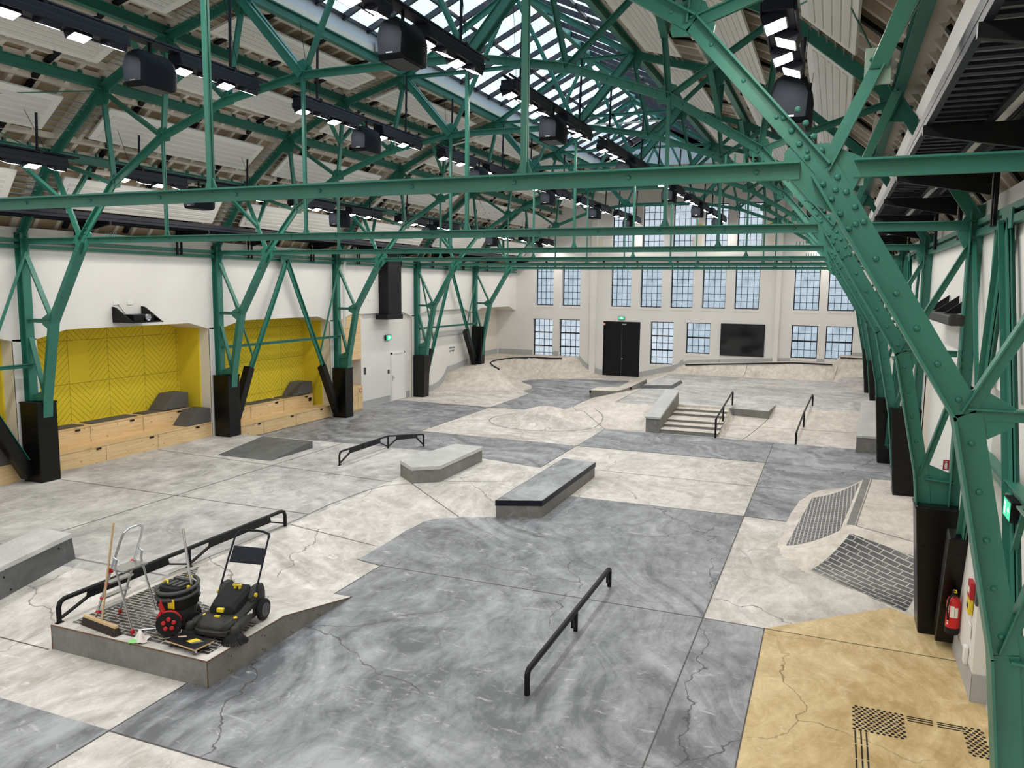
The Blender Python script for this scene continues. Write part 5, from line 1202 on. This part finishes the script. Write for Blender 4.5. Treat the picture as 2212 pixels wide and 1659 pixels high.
for z in (.56, .76, .97):
    s_ = MB().box(fx(z)-.05, fx(z)+.05, fy(z,-1), fy(z,1), z-.012, z+.012).build('tread', M['alu'], r)
    for e in (-1, 1): MB().box(fx(z)-.03, fx(z)+.03, fy(z,e)-.022, fy(z,e)+.022, z-.02, z+.004).build('red_clip', M['red'], s_)
s_ = MB().box(fx(1.17)-.02, fx(1.17)+.24, fy(1.17,-1)-.01, fy(1.17,1)+.01, 1.16, 1.185).build('platform_step', M['alu'], r)
for e in (-1, 1): MB().box(fx(1.15)-.04, fx(1.15)+.02, fy(1.15,e)-.022, fy(1.15,e)+.022, 1.13, 1.19).build('red_clip', M['red'], s_)
MB().tube((-8.43,7.47,.48),(-8.43,7.88,.48), .006, 6).tube((fx(.45),7.9,.45),(-8.43,7.9,.5), .006, 6).build('tie_rod', M['alu'], r)
# wet vacuum
r = thing('vacuum_cleaner', 'dark grey tub vacuum cleaner with its hose wound round the top', 'vacuum cleaner', (-8.08, 7.92, ZP))
C_ = Vector((-8.08, 7.92, ZP))
def sq(rx, ry, z, n=20, p=3.2):
    out = []
    for i in range(n):
        t = 2*PI*i/n; c, s = math.cos(t), math.sin(t)
        out.append((C_.x+rx*math.copysign(abs(c)**(2/p), c), C_.y+ry*math.copysign(abs(s)**(2/p), s), ZP+z))
    return out
def stack(lv):
    m = MB(); n = 20
    for rx, ry, z in lv: m.v += sq(rx, ry, z)
    for i in range(len(lv)-1):
        for j in range(n): m.f.append((i*n+j, i*n+(j+1) % n, (i+1)*n+(j+1) % n, (i+1)*n+j)); m.m.append(0)
    m.f += [tuple(range(n))[::-1], tuple(range((len(lv)-1)*n, len(lv)*n))]; m.m += [0, 0]
    return m
stack([(.185,.17,.045),(.20,.185,.06),(.225,.21,.30)]).build('tub', M['greyplastic'], r, smooth=35)
stack([(.235,.22,.30),(.245,.23,.33),(.24,.225,.43),(.21,.20,.50),(.195,.185,.55),(.19,.18,.58)]).build('motor_head', M['rubber'], r, smooth=35)
m = MB(); 
for dx in (-.09,0.0,.09): m.box(C_.x+dx-.012, C_.x+dx+.05, C_.y-.10, C_.y+.08, ZP+.578, ZP+.60)
m.box(C_.x-.17, C_.x+.17, C_.y+.10, C_.y+.15, ZP+.56, ZP+.615); m.build('lid_handle', M['greyplastic'], r, bevel=.008)
hp = []
for i in range(46):
    t = 2*PI*i/21+.5; hp.append((C_.x+(.275)*math.cos(t), C_.y+(.26)*math.sin(t), ZP+.40+.0042*i+.02*math.sin(t)))
MB().path(hp, .026, 8).build('hose', M['greyplastic'], r, smooth=True)
MB().box(C_.x+.06, C_.x+.17, C_.y-.245, C_.y-.225, ZP+.33, ZP+.47).build('filter_flap', M['yel'], r, bevel=.01)
MB().path([(C_.x-.13+.04*math.cos(a), C_.y-.08+.02*math.sin(a), ZP+.60+.035*math.sin(a)) for a in [i*PI/6 for i in range(7)]], .011, 6).build('clip', M['yel'], r)
MB().path([(C_.x+.02+.04*math.cos(a), C_.y+.21, ZP+.60+.035*math.sin(a)) for a in [i*PI/6 for i in range(7)]], .011, 6).build('clip', M['yel'], r)
MB().box(C_.x+.21, C_.x+.25, C_.y-.05, C_.y-.02, ZP+.54, ZP+.60).build('clip', M['yel'], r)
MB().lathe([(.03,-.02),(.105,-.02),(.11,0),(.105,.03),(.06,.035)], (C_.x+.25,C_.y+.02,ZP+.11), (.9,-.35,0), 18).build('wheel', M['rubber'], r, smooth=40)
MB().lathe([(.03,-.02),(.105,-.02),(.11,0),(.105,.03),(.06,.035)], (C_.x+.10,C_.y+.22,ZP+.11), (.35,.9,0), 18).build('wheel', M['rubber'], r, smooth=40)
for dx, dy in ((-.15,-.13),(.12,-.16)): MB().lathe([(.02,-.012),(.028,0),(.02,.012)], (C_.x+dx,C_.y+dy,ZP+.028), (1,.2,0), 12).build('castor', M['rubber'], r)
MB().box(C_.x-.215, C_.x-.12, C_.y-.205, C_.y-.199, ZP+.20, ZP+.25).build('sticker', M['signwhite'], r)
MB().tube((C_.x+.22,C_.y+.04,ZP+.46),(C_.x+.16,C_.y-.02,1.73), .017, 10).build('suction_tube', M['chrome'], r, smooth=40)
tag(MB().tube((-8.43,7.55,ZP+.012),(-8.10,7.78,ZP+.012), .011, 6).build('floor_wand', M['alu'], loc=(-8.3,7.65,ZP)), 'thin metal wand lying on the bricks between the ladder and the vacuum', 'tube')
# cable reel
r = thing('cable_reel', 'red and black cable reel standing in front of the vacuum cleaner', 'cable reel', (-7.93, 7.58, ZP))
c = Vector((-7.92,7.60,ZP+.19)); ax = Vector((.62,-.78,.08)).normalized(); sd = Vector((0,0,1)).cross(ax).normalized(); up = ax.cross(sd)
for o, nm in ((.065,'front_flange'),(-.07,'rear_flange')):
    MB().lathe([(.158,0),(.162,.008),(.158,.016)], c+ax*o, ax, 26).build(nm, M['rubber'], r, smooth=40)
m = MB()
for i in range(7):
    o = -.052+i*.0165; m.path([c+ax*o+(sd*math.cos(t)+up*math.sin(t))*(.135+.006*(i % 2)) for t in [2*PI*k/22 for k in range(22)]], .0095, 6, closed=True)
m.build('red_cable', M['red'], r, smooth=True)
for k in range(5):
    t = 2*PI*k/5+.3; q = c+ax*.083+(sd*math.cos(t)+up*math.sin(t))*.066
    MB().lathe([(.028,0),(.030,.012),(.022,.02)], q, ax, 12).build('socket_cap', M['red'], r)
MB().lathe([(.02,0),(.02,.016)], c+ax*.08, ax, 10).build('hub', M['black'], r)
MB().path([c-ax*.05+up*.135-sd*.06,c-ax*.05+up*.235-sd*.10,c-ax*.06+up*.29-sd*.11], .013, 6).path([c+ax*.06+up*.145-sd*.06,c+ax*.06+up*.235-sd*.10,c+ax*.07+up*.27-sd*.11], .013, 6).bar(c-ax*.09+up*.12-sd*.11,c+ax*.09+up*.13-sd*.11, .03, .03).build('carry_handle', M['red'], r)
b1 = c-ax*.10-up*.17-sd*.15; b2 = c-ax*.02-up*.17-sd*.20; b3 = c+ax*.12-up*.168-sd*.10; b4 = c+ax*.14-up*.168+sd*.14
fix = lambda v: Vector((v.x, v.y, max(v.z, ZP+.010)))
MB().path([c-ax*.085-sd*.13-up*.06, fix(b1), fix(b2), fix(b3), fix(b4), c+ax*.05+sd*.15-up*.10], .008, 6).build('stand', M['chrome'], r, smooth=40)
# sweeper (pushed machine), local frame: -y is forward
r = thing('floor_sweeper', 'black push sweeper with two round side brushes and a tall handle', 'sweeper', (-7.40, 8.14, ZP), .16)
def sect(y, hw, z0, z1, top=.8, ch=.05):
    return [(-hw,y,z0),(hw,y,z0),(hw,y,z1-ch),(hw*top,y,z1),(-hw*top,y,z1),(-hw,y,z1-ch)]
def loft(secs):
    m = MB(); n = len(secs[0])
    for s_ in secs: m.v += s_
    for i in range(len(secs)-1):
        for j in range(n): m.f.append((i*n+j, i*n+(j+1) % n, (i+1)*n+(j+1) % n, (i+1)*n+j)); m.m.append(0)
    m.f += [tuple(range(n))[::-1], tuple(range((len(secs)-1)*n, len(secs)*n))]; m.m += [0, 0]
    return m
bd = loft([sect(-.44,.17,.13,.18),sect(-.40,.235,.11,.22),sect(-.30,.262,.10,.245),sect(-.05,.275,.09,.28),sect(.16,.285,.09,.36),sect(.34,.285,.11,.42),sect(.46,.24,.16,.36)])
bd.build('chassis', M['anthracite'], r, local=True, smooth=30, bevel=.012)
loft([sect(-.47,.13,.075,.125,.95,.01),sect(-.44,.24,.07,.14,.95,.01),sect(-.34,.285,.07,.15,.95,.01),sect(-.15,.285,.07,.14,.95,.01)]).build('bumper', M['anthracite'], r, local=True, bevel=.008)
loft([sect(-.20,.15,.24,.30,.75),sect(-.17,.185,.24,.37,.72),sect(-.02,.20,.25,.44,.74),sect(.20,.205,.30,.50,.8),sect(.30,.16,.36,.50,.9)]).build('hood', M['rubber'], r, local=True, smooth=25, bevel=.01)
for s in (-1, 1):
    loft([[(x+s*.215-.0,y,z) for x, y, z in sect(.12,.055,.16,.38,.7)],[(x+s*.235,y,z) for x, y, z in sect(.26,.065,.16,.50,.7)],[(x+s*.235,y,z) for x, y, z in sect(.40,.06,.18,.50,.7)],[(x+s*.225,y,z) for x, y, z in sect(.47,.045,.25,.40,.7)]]).build('wheel_fairing', M['anthracite'], r, local=True, bevel=.008)
    w = MB().lathe([(.05,-.03),(.135,-.032),(.150,-.02),(.150,.02),(.135,.032),(.06,.03)], (s*.325,.32,.150), (s,0,0), 26).build('rear_wheel', M['rubber'], r, local=True, smooth=35)
    MB().lathe([(.10,0),(.098,.012),(.05,.004),(.03,.016)], (s*.352,.32,.150), (s,0,0), 20).build('wheel_disc', M['tyre'], w, local=True, smooth=35)
    # arm and side brush
    loft([[(x+s*.27,y,z) for x, y, z in sect(.06,.035,.12,.20,.7,.02)],[(x+s*.30,y,z) for x, y, z in sect(-.12,.045,.12,.225,.7,.02)],[(x+s*.315,y,z) for x, y, z in sect(-.30,.055,.115,.215,.6,.03)],[(x+s*.315,y,z) for x, y, z in sect(-.40,.045,.12,.18,.6,.03)]]).build('brush_arm', M['anthracite'], r, local=True, bevel=.006)
    bc = (s*.325,-.40,0)
    MB().lathe([(.062,.105),(.065,.12),(.058,.17),(.045,.20),(.02,.215)], bc, (0,0,1), 18).build('brush_hub', M['anthracite'], r, local=True, smooth=40)
    m = MB(); rb = random.Random(5+s)
    for k in range(96):
        t = 2*PI*k/96+rb.uniform(-.03,.03); R1 = .165+rb.uniform(-.012,.012)
        m.path([(bc[0]+.045*math.cos(t),bc[1]+.045*math.sin(t),.115),(bc[0]+.11*math.cos(t),bc[1]+.11*math.sin(t),.075),(bc[0]+R1*math.cos(t+.08),bc[1]+R1*math.sin(t+.08),.004)], .0042, 4)
    m.build('brush_bristles', M['rubber'], r, local=True)
    MB().lathe([(.028,0),(.03,.01),(.02,.018)], (s*.225,-.22,.235), (0,0,1), 12).build('yellow_knob', M['yel'], r, local=True)
    MB().lathe([(.03,0),(.03,.02),(.02,.026)], (s*.275,.20,.40), (s,0,0), 14).build('pivot_knob', M['yel'], r, local=True)
    # handle side
    MB().path([(s*.275,.20,.40),(s*.27,.44,.80),(s*.26,.60,1.05),(s*.255,.66,1.10)], .014, 8).build('handle_tube', M['navy'], r, local=True, smooth=40)
MB().path([(-.255,.63,1.075),(-.25,.70,1.10),(-.20,.735,1.115),(0,.75,1.12),(.12,.74,1.115),(.22,.70,1.10),(.255,.63,1.075)], .017, 8).build('hand_grip', M['rubber'], r, local=True, smooth=40)
MB().hexa([(-.26,.425,.745),(.26,.425,.745),(.26,.445,.735),(-.26,.445,.735),(-.25,.55,.945),(.25,.55,.945),(.25,.57,.935),(-.25,.57,.935)]).build('tool_bag', M['navy'], r, local=True, bevel=.012)
MB().box(-.05, .05, -.225, -.16, .29, .345).build('latch', M['yel'], r, local=True, bevel=.01)
MB().box(-.045, .035, -.29, -.25, .245, .27).build('lock_tab', M['yel'], r, local=True, bevel=.008)
MB().box(-.03, .10, .14, .17, .525, .545).tube((0,.16,.48),(0,.16,.53), .02, 8).tube((.07,.16,.48),(.07,.16,.53), .02, 8).build('lever', M['yel'], r, local=True)
MB().prism([(.288,-.03,.17),(.288,.10,.19),(.288,.10,.24),(.288,-.03,.22)], (.004,0,0)).build('label_plate', M['signwhite'], r, local=True)
# transport dolly
r = thing('transport_dolly', 'black transport dolly on four castors with a yellow label', 'dolly', (-7.43, 7.43, ZP), -.12)
MB().box(-.29, .27, -.13, .17, .075, .092).build('board', M['black'], r, local=True)
MB().box(-.291, .271, -.1315, -.129, .074, .092).box(.269, .2715, -.13, .17, .074, .092).build('plywood_edge', M['pale_wood'], r, local=True)
for x, y in ((-.23,-.09),(.22,-.09),(-.23,.12),(.22,.12)):
    c_ = MB().lathe([(.012,-.012),(.032,-.012),(.034,0),(.032,.012),(.012,.012)], (x,y,.034), (1,.3,0), 14).build('castor', M['tyre'], r, local=True)
    MB().box(x-.02, x+.02, y-.02, y+.02, .05, .075).box(x-.022, x-.016, y-.015, y+.015, .025, .07).box(x+.016, x+.022, y-.015, y+.015, .025, .07).build('fork', M['alu'], c_, local=True)
MB().add([(-.03,-.02,.0935),(.06,-.03,.0935),(.13,.09,.0935),(.02,.10,.0935)], [(0,1,2,3)]).build('yellow_label', M['yel'], r, local=True)
MB().add([(.062,-.03,.0935),(.11,-.035,.0935),(.18,.085,.0935),(.132,.09,.0935)], [(0,1,2,3)]).build('grey_label', M['alu'], r, local=True)
MB().add([(-.24,.02,.0935),(-.20,.0,.0935),(-.12,.07,.0935),(-.16,.09,.0935)], [(0,1,2,3)]).build('worn_patch', M['pale_wood'], r, local=True)
# cloths
rg = random.Random(11)
def cloth(c, w, h, pk, mat, parent, name, rz):
    n = 9; m = MB(); cs, sn = math.cos(rz), math.sin(rz)
    for j in range(n):
        for i in range(n):
            u, v = i/(n-1)-.5, j/(n-1)-.5
            z = .006+pk*max(0, 1-3.2*(u*u+v*v))*(.55+.45*math.sin(9*u+5*v+c[0]*9))+rg.uniform(0,.012)
            x, y = u*w*(1+.2*math.sin(7*v)), v*h*(1+.25*math.sin(6*u+1)); m.v.append((c[0]+x*cs-y*sn, c[1]+x*sn+y*cs, ZP+z))
    for j in range(n-1):
        for i in range(n-1): a = j*n+i; m.f.append((a,a+1,a+n+1,a+n)); m.m.append(0)
    return m.build(name, mat, parent, smooth=True) if parent else m.build(name, mat, loc=c, smooth=True)
q = cloth((-8.16,7.35,ZP), .20, .20, .14, M['whitecloth'], None, 'cleaning_rag', .5); tag(q, 'crumpled pale rag lying by the platform edge', 'rag')
q = cloth((-8.20,7.275,ZP), .16, .10, .035, M['greencloth'], None, 'cleaning_rag', .8); tag(q, 'crumpled green rag half under the pale rag', 'rag')
